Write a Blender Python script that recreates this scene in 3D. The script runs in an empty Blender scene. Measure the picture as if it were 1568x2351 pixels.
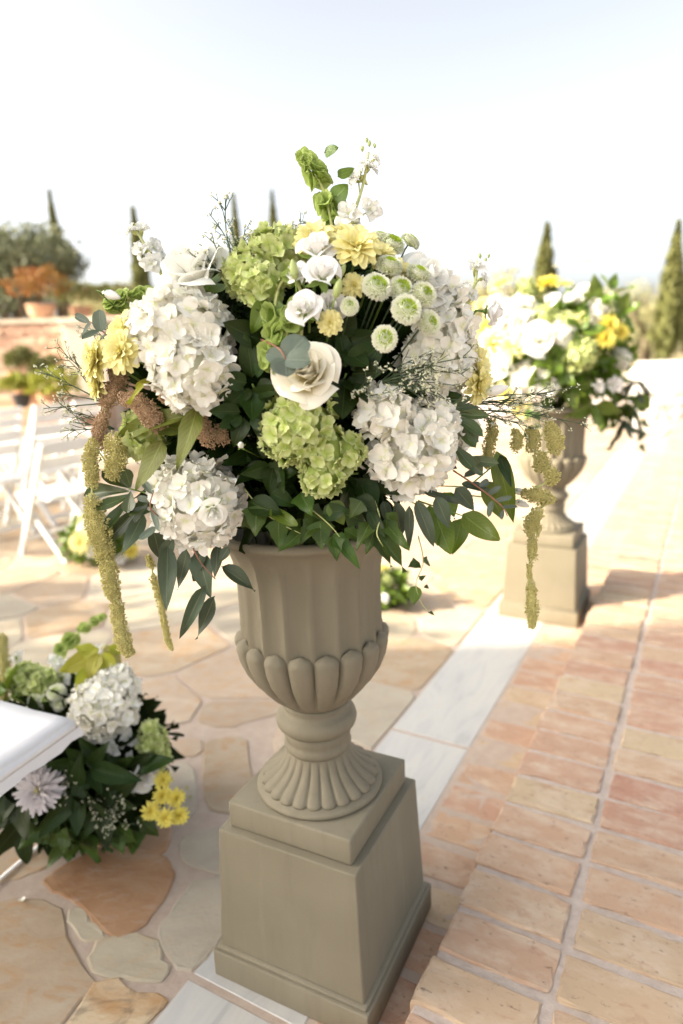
import bpy, bmesh, math, random
from mathutils import Vector, Matrix, noise
random.seed(7)
PI = math.pi
V = Vector
scn = bpy.context.scene
COL = scn.collection

# ------------------------------------------------------------------ camera
PITCH, ROLL, CAMH = 0.2546, -0.030, 1.5
_f = V((0, math.cos(PITCH), -math.sin(PITCH)))
_r0 = V((1, 0, 0)); _u0 = _r0.cross(_f)
_r = _r0 * math.cos(ROLL) + _u0 * math.sin(ROLL)
_u = _u0 * math.cos(ROLL) - _r0 * math.sin(ROLL)
EYE = V((0, 0, CAMH))
cd = bpy.data.cameras.new('camera')
cam = bpy.data.objects.new('camera', cd); COL.objects.link(cam)
cam.matrix_world = Matrix(((_r.x, _u.x, -_f.x, 0), (_r.y, _u.y, -_f.y, 0), (_r.z, _u.z, -_f.z, CAMH), (0, 0, 0, 1)))
cd.sensor_fit = 'HORIZONTAL'; cd.sensor_width = 24; cd.lens = 24
cd.clip_start = 0.05; cd.clip_end = 4000
cd.dof.use_dof = True; cd.dof.focus_distance = 1.25; cd.dof.aperture_fstop = 1.7
scn.camera = cam

# ------------------------------------------------------------------ light
SUN_EL, SUN_AZ = math.radians(29), math.radians(10)      # light travels towards (cos az, sin az)
LT = V((math.cos(SUN_AZ) * math.cos(SUN_EL), math.sin(SUN_AZ) * math.cos(SUN_EL), -math.sin(SUN_EL)))
w = bpy.data.worlds.new('World'); scn.world = w; w.use_nodes = True
nt = w.node_tree; bg = nt.nodes['Background']
sk = nt.nodes.new('ShaderNodeTexSky'); sk.sky_type = 'NISHITA'; sk.sun_disc = False
sk.sun_elevation = SUN_EL
sk.sun_rotation = math.atan2(-LT.x, -LT.y)
sk.air_density = 0.5; sk.dust_density = 4.0; sk.ozone_density = 0.5
hz = nt.nodes.new('ShaderNodeHueSaturation'); hz.inputs['Saturation'].default_value = 0.44      # pale milky summer sky
nt.links.new(sk.outputs[0], hz.inputs['Color'])
wm = nt.nodes.new('ShaderNodeMix'); wm.data_type = 'RGBA'; wm.blend_type = 'MULTIPLY'; wm.inputs[0].default_value = 1; wm.inputs[7].default_value = (1.0, 0.975, 0.90, 1)
nt.links.new(hz.outputs[0], wm.inputs[6]); nt.links.new(wm.outputs[2], bg.inputs[0]); bg.inputs[1].default_value = 0.090
sl = bpy.data.lights.new('sun', 'SUN'); sl.energy = 2.3; sl.angle = math.radians(0.6); sl.color = (1, 0.86, 0.66)
so = bpy.data.objects.new('sun', sl); COL.objects.link(so)
so.rotation_euler = LT.to_track_quat('-Z', 'Y').to_euler(); so.location = (-8, -2, 9)
vs = scn.view_settings
vs.view_transform = 'Standard'; vs.look = 'None'; vs.exposure = 2.6; vs.gamma = 1
scn.render.engine = 'CYCLES'
scn.cycles.max_bounces = 8; scn.cycles.transparent_max_bounces = 4

# ------------------------------------------------------------------ places
FX = 1568.0
def ray(u, v): return _f + _r * ((u - 784) / FX) - _u * ((v - 1175.5) / FX)
def P(u, v, D): return EYE + ray(u, v) * D
def G(u, v, z=0.0):
    d = ray(u, v); return EYE + d * ((z - CAMH) / d.z)
BA = 1.0704
AL = V((math.cos(BA), math.sin(BA), 0)); AC = V((-math.sin(BA), math.cos(BA), 0))
def S(a, c, z=0.0): return AL * a + AC * c + V((0, 0, z))
def rnd(a, b): return random.uniform(a, b)
def rv():
    while True:
        q = V((rnd(-1, 1), rnd(-1, 1), rnd(-1, 1)))
        if 0.05 < q.length < 1: return q.normalized()
def frame(p, z, x=None, s=1.0):
    z = z.normalized()
    x = x if x is not None else V((1, 0, 0.01))
    y = z.cross(x)
    if y.length < 1e-4: y = z.cross(V((0, 1, 0.1)))
    y.normalize(); x = y.cross(z)
    sx, sy, sz = s if isinstance(s, tuple) else (s, s, s)
    return Matrix(((x.x * sx, y.x * sy, z.x * sz, p.x), (x.y * sx, y.y * sy, z.y * sz, p.y), (x.z * sx, y.z * sy, z.z * sz, p.z), (0, 0, 0, 1)))
def spin(p, z, s=1.0):
    return frame(p, z, rv(), s)
def aim(base, tip, up, wid):
    """leaf frame: Y from base to tip, Z about 'up', unit leaf has length 1 and half width about .3"""
    y = tip - base; L = y.length; y = y / L
    x = y.cross(up)
    if x.length < 1e-3: x = y.cross(V((0.3, 1, 0.2)))
    x.normalize(); z = x.cross(y)
    return Matrix(((x.x * wid, y.x * L, z.x * L, base.x), (x.y * wid, y.y * L, z.y * L, base.y), (x.z * wid, y.z * L, z.z * L, base.z), (0, 0, 0, 1)))

# ------------------------------------------------------------------ mesh helpers
class MB:
    def __init__(s): s.v = []; s.f = []; s.uv = []; s.mi = []; s.sm = []
    def add(s, g, M=None, mi=0, smooth=True):
        vs_, fs, uv = g; n = len(s.v)
        if M is None: s.v += [tuple(q) for q in vs_]
        else: s.v += [tuple(M @ V(q)) for q in vs_]
        s.uv += uv if uv else [(0.5, 0.5)] * len(vs_)
        s.f += [tuple(i + n for i in q) for q in fs]
        s.mi += [mi] * len(fs); s.sm += [smooth] * len(fs)
        return s
    def mesh(s, name, *mats):
        m = bpy.data.meshes.new(name); m.from_pydata(s.v, [], s.f)
        for q in mats: m.materials.append(q)
        ul = m.uv_layers.new(name='UVMap')
        vi = [0] * len(m.loops); m.loops.foreach_get('vertex_index', vi)
        flat = []
        for i in vi: flat += s.uv[i]
        ul.data.foreach_set('uv', flat)
        m.polygons.foreach_set('use_smooth', s.sm)
        m.polygons.foreach_set('material_index', s.mi)
        m.update(); return m
def grid(fn, ns, ntt):
    vs_, fs, uv = [], [], []
    for j in range(ntt + 1):
        for i in range(ns + 1):
            s_, t = i / ns * 2 - 1, j / ntt
            vs_.append(fn(s_, t)); uv.append((i / ns, t))
    for j in range(ntt):
        for i in range(ns):
            a = j * (ns + 1) + i; fs.append((a, a + 1, a + ns + 2, a + ns + 1))
    return vs_, fs, uv
def tube(pts, rads, n=5):
    vs_, fs, uv = [], [], []
    m = len(pts)
    for k, p in enumerate(pts):
        d = (pts[min(k + 1, m - 1)] - pts[max(k - 1, 0)]).normalized()
        x = d.cross(V((0.31, 0.2, 0.93)));
        if x.length < 1e-3: x = d.cross(V((1, 0, 0)))
        x.normalize(); y = d.cross(x)
        r = rads[k] if isinstance(rads, (list, tuple)) else rads
        for i in range(n):
            a = 2 * PI * i / n; vs_.append(p + x * (r * math.cos(a)) + y * (r * math.sin(a))); uv.append((i / n, k / max(1, m - 1)))
    for k in range(m - 1):
        for i in range(n):
            j = (i + 1) % n; fs.append((k * n + i, k * n + j, k * n + n + j, k * n + n + i))
    fs.append(tuple(range(n))[::-1]); fs.append(tuple(range((m - 1) * n, m * n)))
    return vs_, fs, uv
def curve(pts, k=6):
    """smooth polyline through points"""
    out = []
    for i in range(len(pts) - 1):
        p0, p1, p2, p3 = pts[max(i - 1, 0)], pts[i], pts[i + 1], pts[min(i + 2, len(pts) - 1)]
        for j in range(k):
            t = j / k
            out.append(0.5 * ((2 * p1) + (p2 - p0) * t + (2 * p0 - 5 * p1 + 4 * p2 - p3) * t * t + (3 * p1 - p0 - 3 * p2 + p3) * t ** 3))
    out.append(pts[-1]); return out
def lathe(prof, n, fn=None):
    vs_, fs, uv = [], [], []
    for k, (r, z) in enumerate(prof):
        for i in range(n):
            a = 2 * PI * i / n; rr = fn(r, z, a, k) if fn else r
            vs_.append((rr * math.cos(a), rr * math.sin(a), z)); uv.append((i / n, k / len(prof)))
    for k in range(len(prof) - 1):
        for i in range(n):
            j = (i + 1) % n; fs.append((k * n + i, k * n + j, k * n + n + j, k * n + n + i))
    fs.append(tuple(range(n))[::-1]); fs.append(tuple(range((len(prof) - 1) * n, len(prof) * n)))
    return vs_, fs, uv
def bevbox(sx, sy, sz, b, seg=1, jit=0.0, taper=None, rs=0):
    bm = bmesh.new(); bmesh.ops.create_cube(bm, size=1)
    for q in bm.verts:
        k = 1 if taper is None or q.co.z < 0 else taper
        q.co = V((q.co.x * sx * k, q.co.y * sy * k, (q.co.z + 0.5) * sz))
    bmesh.ops.bevel(bm, geom=bm.edges[:], offset=b, segments=seg, affect='EDGES', profile=0.6)
    if jit > .002: bmesh.ops.subdivide_edges(bm, edges=[e for e in bm.edges if e.calc_length() > .08 and abs(e.verts[0].co.z - sz) < .02 and abs(e.verts[1].co.z - sz) < .02], cuts=4)
    if jit:
        R = random.Random(rs)
        for q in bm.verts: q.co += V((R.uniform(-jit, jit), R.uniform(-jit, jit), R.uniform(-jit, jit) * 0.5))
    bm.verts.index_update()
    g = ([tuple(q.co) for q in bm.verts], [tuple(x.index for x in f.verts) for f in bm.faces], None); bm.free(); return g
OCT = ([(1, 0, 0), (-1, 0, 0), (0, 1, 0), (0, -1, 0), (0, 0, 1), (0, 0, -1)],
       [(0, 2, 4), (2, 1, 4), (1, 3, 4), (3, 0, 4), (2, 0, 5), (1, 2, 5), (3, 1, 5), (0, 3, 5)], None)
def ball(n=8, m=5): return lathe([(max(0.02, math.sin(PI * k / m)), -math.cos(PI * k / m)) for k in range(m + 1)], n)
BALL = ball()

def obj(name, mesh, parent=None, M=None, kind=None, mat=None):
    o = bpy.data.objects.new(name, mesh); COL.objects.link(o)
    if parent is not None: o.parent = parent
    if M is not None: o.matrix_local = M
    if kind: o['kind'] = kind
    return o
def tag(o, label, cat, group=None):
    o['label'] = label; o['category'] = cat
    if group: o['group'] = group
    return o
def thing(name, label, cat, M=None, group=None):
    o = bpy.data.objects.new(name, None); COL.objects.link(o); o.empty_display_size = 0.05
    if M is not None: o.matrix_world = M if isinstance(M, Matrix) else Matrix.Translation(M)
    return tag(o, label, cat, group)
def copy_tree(o, parent=None):
    c = o.copy(); COL.objects.link(c); c.parent = parent
    for ch in list(o.children): copy_tree(ch, c)
    return c

# ------------------------------------------------------------------ materials
def newmat(name):
    m = bpy.data.materials.new(name); m.use_nodes = True
    t = m.node_tree; return m, t, t.nodes['Principled BSDF'], t.nodes['Material Output']
def N(t, ty, **kw):
    n = t.nodes.new('ShaderNode' + ty)
    for k, q in kw.items():
        if k.startswith('i_'): n.inputs[int(k[2:])].default_value = q
        else: setattr(n, k, q)
    return n
def L(t, a, b): t.links.new(a, b)
def c4(c): return (c[0], c[1], c[2], 1)
def mixc(t, fac, a, b, blend='MIX'):
    n = N(t, 'Mix', data_type='RGBA', blend_type=blend)
    for sock, q in ((n.inputs[0], fac), (n.inputs[6], a), (n.inputs[7], b)):
        if hasattr(q, 'is_linked') or hasattr(q, 'links'): L(t, q, sock)
        else: sock.default_value = q if not isinstance(q, tuple) else c4(q)
    return n.outputs[2]
def ramp(t, fac, stops):
    n = N(t, 'ValToRGB'); e = n.color_ramp.elements
    while len(e) < len(stops): e.new(0.5)
    for k, (p, c) in enumerate(stops): e[k].position = p; e[k].color = c4(c)
    L(t, fac, n.inputs[0]); return n.outputs[0]
def math_(t, op, a, b=None, clamp=False):
    n = N(t, 'Math', operation=op, use_clamp=clamp)
    for sock, q in ((n.inputs[0], a), (n.inputs[1], b)):
        if q is None: continue
        if isinstance(q, (int, float)): sock.default_value = q
        else: L(t, q, sock)
    return n.outputs[0]
def noise_(t, scale, detail=4, rough=0.55, coord='Object', vec=None, dist=0.0):
    n = N(t, 'TexNoise'); n.inputs['Scale'].default_value = scale; n.inputs['Detail'].default_value = detail
    n.inputs['Roughness'].default_value = rough; n.inputs['Distortion'].default_value = dist
    if vec is None:
        tc = N(t, 'TexCoord'); vec = tc.outputs[coord]
    L(t, vec, n.inputs['Vector']); return n.outputs[0]
def bump_(t, h, strength, dist, p):
    b = N(t, 'Bump'); b.inputs['Strength'].default_value = strength; b.inputs['Distance'].default_value = dist
    L(t, h, b.inputs['Height']); L(t, b.outputs[0], p.inputs['Normal'])
def thin(t, p, out, col, fac):
    tr = N(t, 'BsdfTranslucent'); L(t, col, tr.inputs[0])
    mx = N(t, 'MixShader'); mx.inputs[0].default_value = fac
    L(t, p.outputs[0], mx.inputs[1]); L(t, tr.outputs[0], mx.inputs[2]); L(t, mx.outputs[0], out.inputs[0])

def petal_mat(name, tip, base, reach=0.45, trans=0.3, vary=0.10, rough=0.6):
    m, t, p, out = newmat(name)
    uv = N(t, 'UVMap'); sp = N(t, 'SeparateXYZ'); L(t, uv.outputs[0], sp.inputs[0])
    k = math_(t, 'DIVIDE', sp.outputs[1], reach, True)
    c = mixc(t, k, base, tip)
    oi = N(t, 'ObjectInfo')
    n1 = noise_(t, 3.0, 2, coord='Object')
    dv = math_(t, 'ADD', math_(t, 'MULTIPLY', oi.outputs['Random'], vary), math_(t, 'MULTIPLY', n1, vary))
    hs = N(t, 'HueSaturation'); L(t, c, hs.inputs['Color']); L(t, math_(t, 'SUBTRACT', 1.0 + vary * 0.5, dv), hs.inputs['Value'])
    # fine streaks along the petal
    st = N(t, 'TexWave'); st.inputs['Scale'].default_value = 9; st.inputs['Distortion'].default_value = 2; L(t, uv.outputs[0], st.inputs[0])
    c2 = mixc(t, 0.025, hs.outputs[0], st.outputs[0], 'MULTIPLY')
    L(t, c2, p.inputs['Base Color']); p.inputs['Roughness'].default_value = rough; p.inputs['Specular IOR Level'].default_value = 0.25
    thin(t, p, out, c2, trans); return m
def leaf_mat(name, col, vein, rough=0.45, trans=0.18, vary=0.25, side=0.35, spec=0.4, blotch=None):
    m, t, p, out = newmat(name)
    uv = N(t, 'UVMap'); sp = N(t, 'SeparateXYZ'); L(t, uv.outputs[0], sp.inputs[0])
    ax = math_(t, 'ABSOLUTE', math_(t, 'SUBTRACT', sp.outputs[0], 0.5))
    mid = math_(t, 'SUBTRACT', 1.0, math_(t, 'DIVIDE', ax, 0.035, True), True)
    fr = math_(t, 'FRACT', math_(t, 'MULTIPLY', math_(t, 'SUBTRACT', sp.outputs[1], math_(t, 'MULTIPLY', ax, 0.55)), 9.0))
    sv = math_(t, 'MULTIPLY', math_(t, 'SUBTRACT', 1.0, math_(t, 'DIVIDE', math_(t, 'ABSOLUTE', math_(t, 'SUBTRACT', fr, 0.5)), 0.10, True), True), side)
    k = math_(t, 'MAXIMUM', mid, sv)
    oi = N(t, 'ObjectInfo'); n1 = noise_(t, 4.0, 4, coord='Object')
    n2 = noise_(t, 22.0, 3, coord='Generated')
    base = mixc(t, math_(t, 'MULTIPLY', n1, 0.9, True), tuple(q * 0.78 for q in col), tuple(q * 1.22 for q in col))
    base = mixc(t, math_(t, 'MULTIPLY', n2, 0.25), base, tuple(q * 0.8 for q in col))
    if blotch:
        n3 = noise_(t, 3.0, 5, 0.7, coord='Generated')
        base = mixc(t, math_(t, 'MULTIPLY', math_(t, 'SUBTRACT', n3, 0.52, True), 5.0, True), base, blotch)
    hs = N(t, 'HueSaturation'); L(t, base, hs.inputs['Color'])
    L(t, math_(t, 'ADD', 1.0 - vary * 0.5, math_(t, 'MULTIPLY', oi.outputs['Random'], vary)), hs.inputs['Value'])
    L(t, math_(t, 'ADD', 0.485, math_(t, 'MULTIPLY', oi.outputs['Random'], 0.03)), hs.inputs['Hue'])
    c = mixc(t, math_(t, 'MULTIPLY', k, 0.65), hs.outputs[0], vein)
    L(t, c, p.inputs['Base Color']); p.inputs['Roughness'].default_value = rough; p.inputs['Specular IOR Level'].default_value = spec
    bump_(t, k, 0.25, 0.004, p)
    thin(t, p, out, mixc(t, 0.25, c, (0.35, 0.45, 0.03), 'MIX'), trans); return m
def plain_mat(name, a, b, scale=20, rough=0.7, bump=0.0, bdist=0.002, spec=0.4, coord='Object', detail=5, trans=0.0, vary=0.0):
    m, t, p, out = newmat(name)
    n1 = noise_(t, scale, detail, 0.6, coord)
    c = ramp(t, n1, [(0.3, a), (0.72, b)])
    if vary:
        oi = N(t, 'ObjectInfo'); hs = N(t, 'HueSaturation'); L(t, c, hs.inputs['Color'])
        L(t, math_(t, 'ADD', 1.0 - vary * 0.5, math_(t, 'MULTIPLY', oi.outputs['Random'], vary)), hs.inputs['Value']); c = hs.outputs[0]
    L(t, c, p.inputs['Base Color']); p.inputs['Roughness'].default_value = rough; p.inputs['Specular IOR Level'].default_value = spec
    if bump: bump_(t, noise_(t, scale * 3, 6, 0.65, coord), bump, bdist, p)
    if trans: thin(t, p, out, c, trans)
    return m

def stone_mat():
    m, t, p, out = newmat('cast_stone')
    big = noise_(t, 3.2, 3, 0.5); fine = noise_(t, 130, 6, 0.7); mid = noise_(t, 28, 5, 0.65)
    c = ramp(t, big, [(0.30, (0.176, 0.155, 0.108)), (0.55, (0.202, 0.179, 0.127)), (0.78, (0.228, 0.203, 0.146))])
    c = mixc(t, math_(t, 'MULTIPLY', mid, 0.10), c, (0.19, 0.16, 0.105))
    sp = math_(t, 'MULTIPLY', math_(t, 'SUBTRACT', fine, 0.66, True), 6.0, True)
    c = mixc(t, math_(t, 'MULTIPLY', sp, 0.45), c, (0.12, 0.10, 0.075))
    tz = N(t, 'TexCoord'); mz = N(t, 'Mapping'); mz.inputs['Scale'].default_value = (26, 26, 2.2); L(t, tz.outputs['Object'], mz.inputs[0])
    stn = noise_(t, 1.0, 5, 0.6, vec=mz.outputs[0])
    c = mixc(t, math_(t, 'MULTIPLY', math_(t, 'MULTIPLY', math_(t, 'SUBTRACT', stn, 0.52, True), 5.0, True), 0.32), c, (0.135, 0.112, 0.078))
    c = mixc(t, math_(t, 'MULTIPLY', math_(t, 'MULTIPLY', math_(t, 'SUBTRACT', 0.40, stn, True), 5.0, True), 0.30), c, (0.30, 0.27, 0.20))
    L(t, c, p.inputs['Base Color']); p.inputs['Roughness'].default_value = 0.72; p.inputs['Specular IOR Level'].default_value = 0.3
    vo = N(t, 'TexVoronoi'); vo.inputs['Scale'].default_value = 55; tcv = N(t, 'TexCoord'); L(t, tcv.outputs['Object'], vo.inputs['Vector'])
    vsel = math_(t, 'MULTIPLY', math_(t, 'SUBTRACT', 0.10, vo.outputs['Distance'], True), 14.0, True)
    vsel = math_(t, 'MULTIPLY', vsel, math_(t, 'MULTIPLY', math_(t, 'SUBTRACT', mid, 0.56, True), 12.0, True))
    c = mixc(t, math_(t, 'MULTIPLY', vsel, 0.7), c, (0.09, 0.075, 0.055)); L(t, c, p.inputs['Base Color'])
    bump_(t, math_(t, 'SUBTRACT', math_(t, 'ADD', fine, math_(t, 'MULTIPLY', mid, 0.6)), math_(t, 'MULTIPLY', vsel, 1.5)), 0.22, 0.003, p); return m
def brick_mat():
    m, t, p, out = newmat('fired_brick')
    oi = N(t, 'ObjectInfo')
    c = ramp(t, oi.outputs['Random'], [(0.0, (0.44, 0.28, 0.195)), (0.2, (0.46, 0.34, 0.225)), (0.4, (0.39, 0.215, 0.155)), (0.6, (0.47, 0.37, 0.245)), (0.8, (0.43, 0.265, 0.19)), (1.0, (0.47, 0.32, 0.215))])
    tc = N(t, 'TexCoord')
    mp = N(t, 'Mapping'); mp.inputs['Scale'].default_value = (1, 1.9, 1.9); L(t, tc.outputs['Object'], mp.inputs[0])
    off = N(t, 'CombineXYZ'); L(t, math_(t, 'MULTIPLY', oi.outputs['Random'], 40.0), off.inputs[0]); L(t, math_(t, 'MULTIPLY', oi.outputs['Random'], 17.0), off.inputs[1])
    L(t, off.outputs[0], mp.inputs['Location'])
    n1 = noise_(t, 9, 6, 0.65, vec=mp.outputs[0]); n2 = noise_(t, 45, 5, 0.7, vec=mp.outputs[0]); n3 = noise_(t, 16, 4, 0.6, vec=mp.outputs[0], dist=1.2)
    c = mixc(t, math_(t, 'MULTIPLY', math_(t, 'SUBTRACT', n1, 0.44, True), 3.2, True), c, (0.53, 0.425, 0.325))
    c = mixc(t, math_(t, 'MULTIPLY', math_(t, 'SUBTRACT', n3, 0.56, True), 3.5, True), c, (0.36, 0.205, 0.135))
    pit = math_(t, 'MULTIPLY', math_(t, 'SUBTRACT', n2, 0.60, True), 9.0, True)
    c = mixc(t, math_(t, 'MULTIPLY', pit, 0.8), c, (0.14, 0.09, 0.065))
    L(t, c, p.inputs['Base Color']); p.inputs['Roughness'].default_value = 0.85; p.inputs['Specular IOR Level'].default_value = 0.2
    bump_(t, math_(t, 'SUBTRACT', math_(t, 'ADD', n1, math_(t, 'MULTIPLY', n2, 0.6)), math_(t, 'MULTIPLY', pit, 1.2)), 0.5, 0.004, p); return m
def flag_mat(name, a, b, c_, stain, amt):
    m, t, p, out = newmat(name)
    oi = N(t, 'ObjectInfo'); tc = N(t, 'TexCoord')
    mp = N(t, 'Mapping'); L(t, tc.outputs['Object'], mp.inputs[0])
    off = N(t, 'CombineXYZ'); L(t, math_(t, 'MULTIPLY', oi.outputs['Random'], 31.0), off.inputs[0]); L(t, math_(t, 'MULTIPLY', oi.outputs['Random'], 57.0), off.inputs[2])
    L(t, off.outputs[0], mp.inputs['Location']); mp.inputs['Scale'].default_value = (1, 1.8, 1)
    n1 = noise_(t, 5, 6, 0.62, vec=mp.outputs[0], dist=0.6); n2 = noise_(t, 60, 5, 0.7, vec=mp.outputs[0]); n3 = noise_(t, 7, 5, 0.6, vec=mp.outputs[0], dist=2.2)
    c = ramp(t, n1, [(0.28, a), (0.5, b), (0.72, c_)])
    c = mixc(t, math_(t, 'MULTIPLY', math_(t, 'MULTIPLY', math_(t, 'SUBTRACT', n3, 0.5, True), 6.0, True), amt), c, stain)
    c = mixc(t, math_(t, 'MULTIPLY', math_(t, 'MULTIPLY', math_(t, 'SUBTRACT', n2, 0.6, True), 5.0, True), 0.5), c, tuple(q * 0.5 for q in a))
    hs = N(t, 'HueSaturation'); L(t, c, hs.inputs['Color']); L(t, math_(t, 'ADD', 0.88, math_(t, 'MULTIPLY', oi.outputs['Random'], 0.24)), hs.inputs['Value'])
    L(t, hs.outputs[0], p.inputs['Base Color']); p.inputs['Roughness'].default_value = 0.85; p.inputs['Specular IOR Level'].default_value = 0.1
    bump_(t, math_(t, 'ADD', math_(t, 'MULTIPLY', n3, 0.8), math_(t, 'MULTIPLY', n2, 0.4)), 0.5, 0.006, p); return m
def marble_mat():
    m, t, p, out = newmat('white_marble')
    tc = N(t, 'TexCoord'); oi = N(t, 'ObjectInfo')
    mp = N(t, 'Mapping'); L(t, tc.outputs['Object'], mp.inputs[0]); mp.inputs['Rotation'].default_value = (0, 0, 0.5)
    mp.inputs['Scale'].default_value = (1.0, 4.0, 1)
    off = N(t, 'CombineXYZ'); L(t, math_(t, 'MULTIPLY', oi.outputs['Random'], 23.0), off.inputs[0]); L(t, off.outputs[0], mp.inputs['Location'])
    n1 = noise_(t, 3.5, 7, 0.62, vec=mp.outputs[0], dist=1.0); n2 = noise_(t, 14, 6, 0.7, vec=mp.outputs[0], dist=0.5)
    c = ramp(t, n1, [(0.30, (0.36, 0.36, 0.35)), (0.42, (0.45, 0.445, 0.43)), (0.6, (0.50, 0.49, 0.46)), (0.78, (0.46, 0.41, 0.35))])
    c = mixc(t, math_(t, 'MULTIPLY', math_(t, 'SUBTRACT', n2, 0.60, True), 2.0, True), c, (0.46, 0.46, 0.45))
    L(t, c, p.inputs['Base Color']); p.inputs['Roughness'].default_value = 0.55
    bump_(t, n2, 0.15, 0.003, p); return m

M_STONE = stone_mat(); M_BRICK = brick_mat(); M_MARBLE = marble_mat()
M_FLAG = [flag_mat('flag_cream', (0.37, 0.325, 0.245), (0.43, 0.38, 0.29), (0.48, 0.425, 0.335), (0.47, 0.32, 0.18), 0.35),
          flag_mat('flag_buff', (0.36, 0.28, 0.19), (0.42, 0.33, 0.235), (0.46, 0.39, 0.30), (0.42, 0.24, 0.11), 0.6),
          flag_mat('flag_grey', (0.35, 0.31, 0.25), (0.40, 0.355, 0.285), (0.44, 0.395, 0.32), (0.44, 0.33, 0.22), 0.25),
          flag_mat('flag_rust', (0.31, 0.165, 0.085), (0.39, 0.235, 0.135), (0.43, 0.30, 0.20), (0.44, 0.32, 0.24), 0.7),
          flag_mat('flag_rose', (0.36, 0.28, 0.21), (0.415, 0.33, 0.25), (0.455, 0.38, 0.30), (0.44, 0.27, 0.14), 0.5),
          flag_mat('flag_striped', (0.40, 0.22, 0.09), (0.55, 0.44, 0.30), (0.30, 0.27, 0.20), (0.10, 0.08, 0.06), 0.6)]
M_MORTAR = plain_mat('pink_mortar', (0.40, 0.315, 0.255), (0.47, 0.385, 0.32), 22, 0.9, 0.6, 0.004, 0.2)
M_JOINT = plain_mat('brick_joint', (0.42, 0.345, 0.295), (0.53, 0.45, 0.395), 40, 0.9, 0.6, 0.004, 0.2)
M_EARTH = plain_mat('dry_earth', (0.30, 0.235, 0.13), (0.42, 0.36, 0.20), 0.5, 0.95, 0.4, 0.05)

M_WHY = petal_mat('white_hydrangea_petal', (0.95, 0.935, 0.86), (0.80, 0.82, 0.50), 0.30, 0.20, 0.07)
M_GHY = petal_mat('green_hydrangea_petal', (0.70, 0.76, 0.36), (0.44, 0.56, 0.10), 0.7, 0.24, 0.22)
M_ROSE = petal_mat('cream_rose_petal', (0.95, 0.92, 0.80), (0.90, 0.79, 0.42), 0.7, 0.2, 0.05)
M_WROSE = petal_mat('white_rose_petal', (0.94, 0.94, 0.89), (0.84, 0.84, 0.66), 0.5, 0.2, 0.04)
M_LISI = petal_mat('lisianthus_petal', (0.94, 0.93, 0.91), (0.80, 0.82, 0.58), 0.35, 0.2, 0.05)
M_STOCK = petal_mat('stock_petal', (0.93, 0.93, 0.89), (0.76, 0.82, 0.50), 0.4, 0.25, 0.06)
M_YEL = petal_mat('yellow_petal', (0.97, 0.91, 0.45), (0.96, 0.84, 0.26), 0.6, 0.18, 0.12)
M_YEL2 = petal_mat('bright_yellow_petal', (0.94, 0.84, 0.20), (0.90, 0.70, 0.08), 0.6, 0.22, 0.12)
M_BUT = petal_mat('button_petal', (0.92, 0.92, 0.78), (0.58, 0.70, 0.20), 0.55, 0.18, 0.06)
M_BUTC = petal_mat('button_centre', (0.46, 0.60, 0.06), (0.25, 0.36, 0.02), 0.6, 0.25, 0.1)
M_LAV = petal_mat('blush_mum_petal', (0.82, 0.78, 0.80), (0.80, 0.80, 0.60), 0.5, 0.25, 0.08)
M_BELL = petal_mat('bell_calyx', (0.58, 0.68, 0.24), (0.28, 0.44, 0.05), 0.95, 0.45, 0.25, 0.45)
M_BUD = plain_mat('pale_bud', (0.62, 0.62, 0.42), (0.74, 0.74, 0.58), 60, 0.6)
M_GBUD = plain_mat('green_bud', (0.30, 0.38, 0.12), (0.48, 0.54, 0.24), 40, 0.6)
M_AMT = plain_mat('amaranth_tan', (0.33, 0.20, 0.11), (0.64, 0.46, 0.29), 330, 0.8, trans=0.12)
M_AMG = plain_mat('amaranth_green', (0.42, 0.38, 0.11), (0.74, 0.67, 0.30), 330, 0.8, trans=0.15)
M_STEM = plain_mat('green_stem', (0.13, 0.22, 0.04), (0.24, 0.34, 0.08), 30, 0.5)
M_PSTEM = plain_mat('pale_stem', (0.42, 0.46, 0.16), (0.56, 0.58, 0.26), 30, 0.5)
M_TWIG = plain_mat('dark_twig', (0.045, 0.075, 0.035), (0.08, 0.12, 0.055), 60, 0.6)
M_RSTEM = plain_mat('red_stem', (0.22, 0.09, 0.06), (0.34, 0.16, 0.10), 60, 0.5)
LM = dict(
    olive=leaf_mat('amaranth_leaf', (0.135, 0.165, 0.022), (0.30, 0.33, 0.07), 0.5, 0.25, 0.25, 0.5, blotch=(0.12, 0.085, 0.02)),
    lime=leaf_mat('lime_leaf', (0.36, 0.36, 0.03), (0.52, 0.50, 0.10), 0.5, 0.35, 0.2, 0.3),
    pitto=leaf_mat('pittosporum_leaf', (0.055, 0.085, 0.022), (0.22, 0.28, 0.12), 0.34, 0.06, 0.35, 0.12, 0.5),
    euc=leaf_mat('willow_eucalyptus_leaf', (0.062, 0.085, 0.050), (0.22, 0.24, 0.12), 0.5, 0.07, 0.35, 0.12),
    silver=leaf_mat('silver_eucalyptus_leaf', (0.125, 0.155, 0.122), (0.24, 0.27, 0.21), 0.6, 0.10, 0.3, 0.12, 0.25),
    ivy=leaf_mat('ivy_leaf', (0.045, 0.085, 0.012), (0.14, 0.21, 0.05), 0.40, 0.07, 0.45, 0.22, 0.3),
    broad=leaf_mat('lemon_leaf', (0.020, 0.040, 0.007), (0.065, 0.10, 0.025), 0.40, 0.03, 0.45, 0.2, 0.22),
    lit=leaf_mat('broad_leaf', (0.11, 0.175, 0.020), (0.22, 0.32, 0.07), 0.35, 0.22, 0.25, 0.3, 0.45),
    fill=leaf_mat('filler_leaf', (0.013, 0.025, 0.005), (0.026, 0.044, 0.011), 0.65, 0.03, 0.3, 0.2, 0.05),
)
M_WHITE = plain_mat('white_paint', (0.64, 0.635, 0.61), (0.72, 0.71, 0.69), 8, 0.45)
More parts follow.
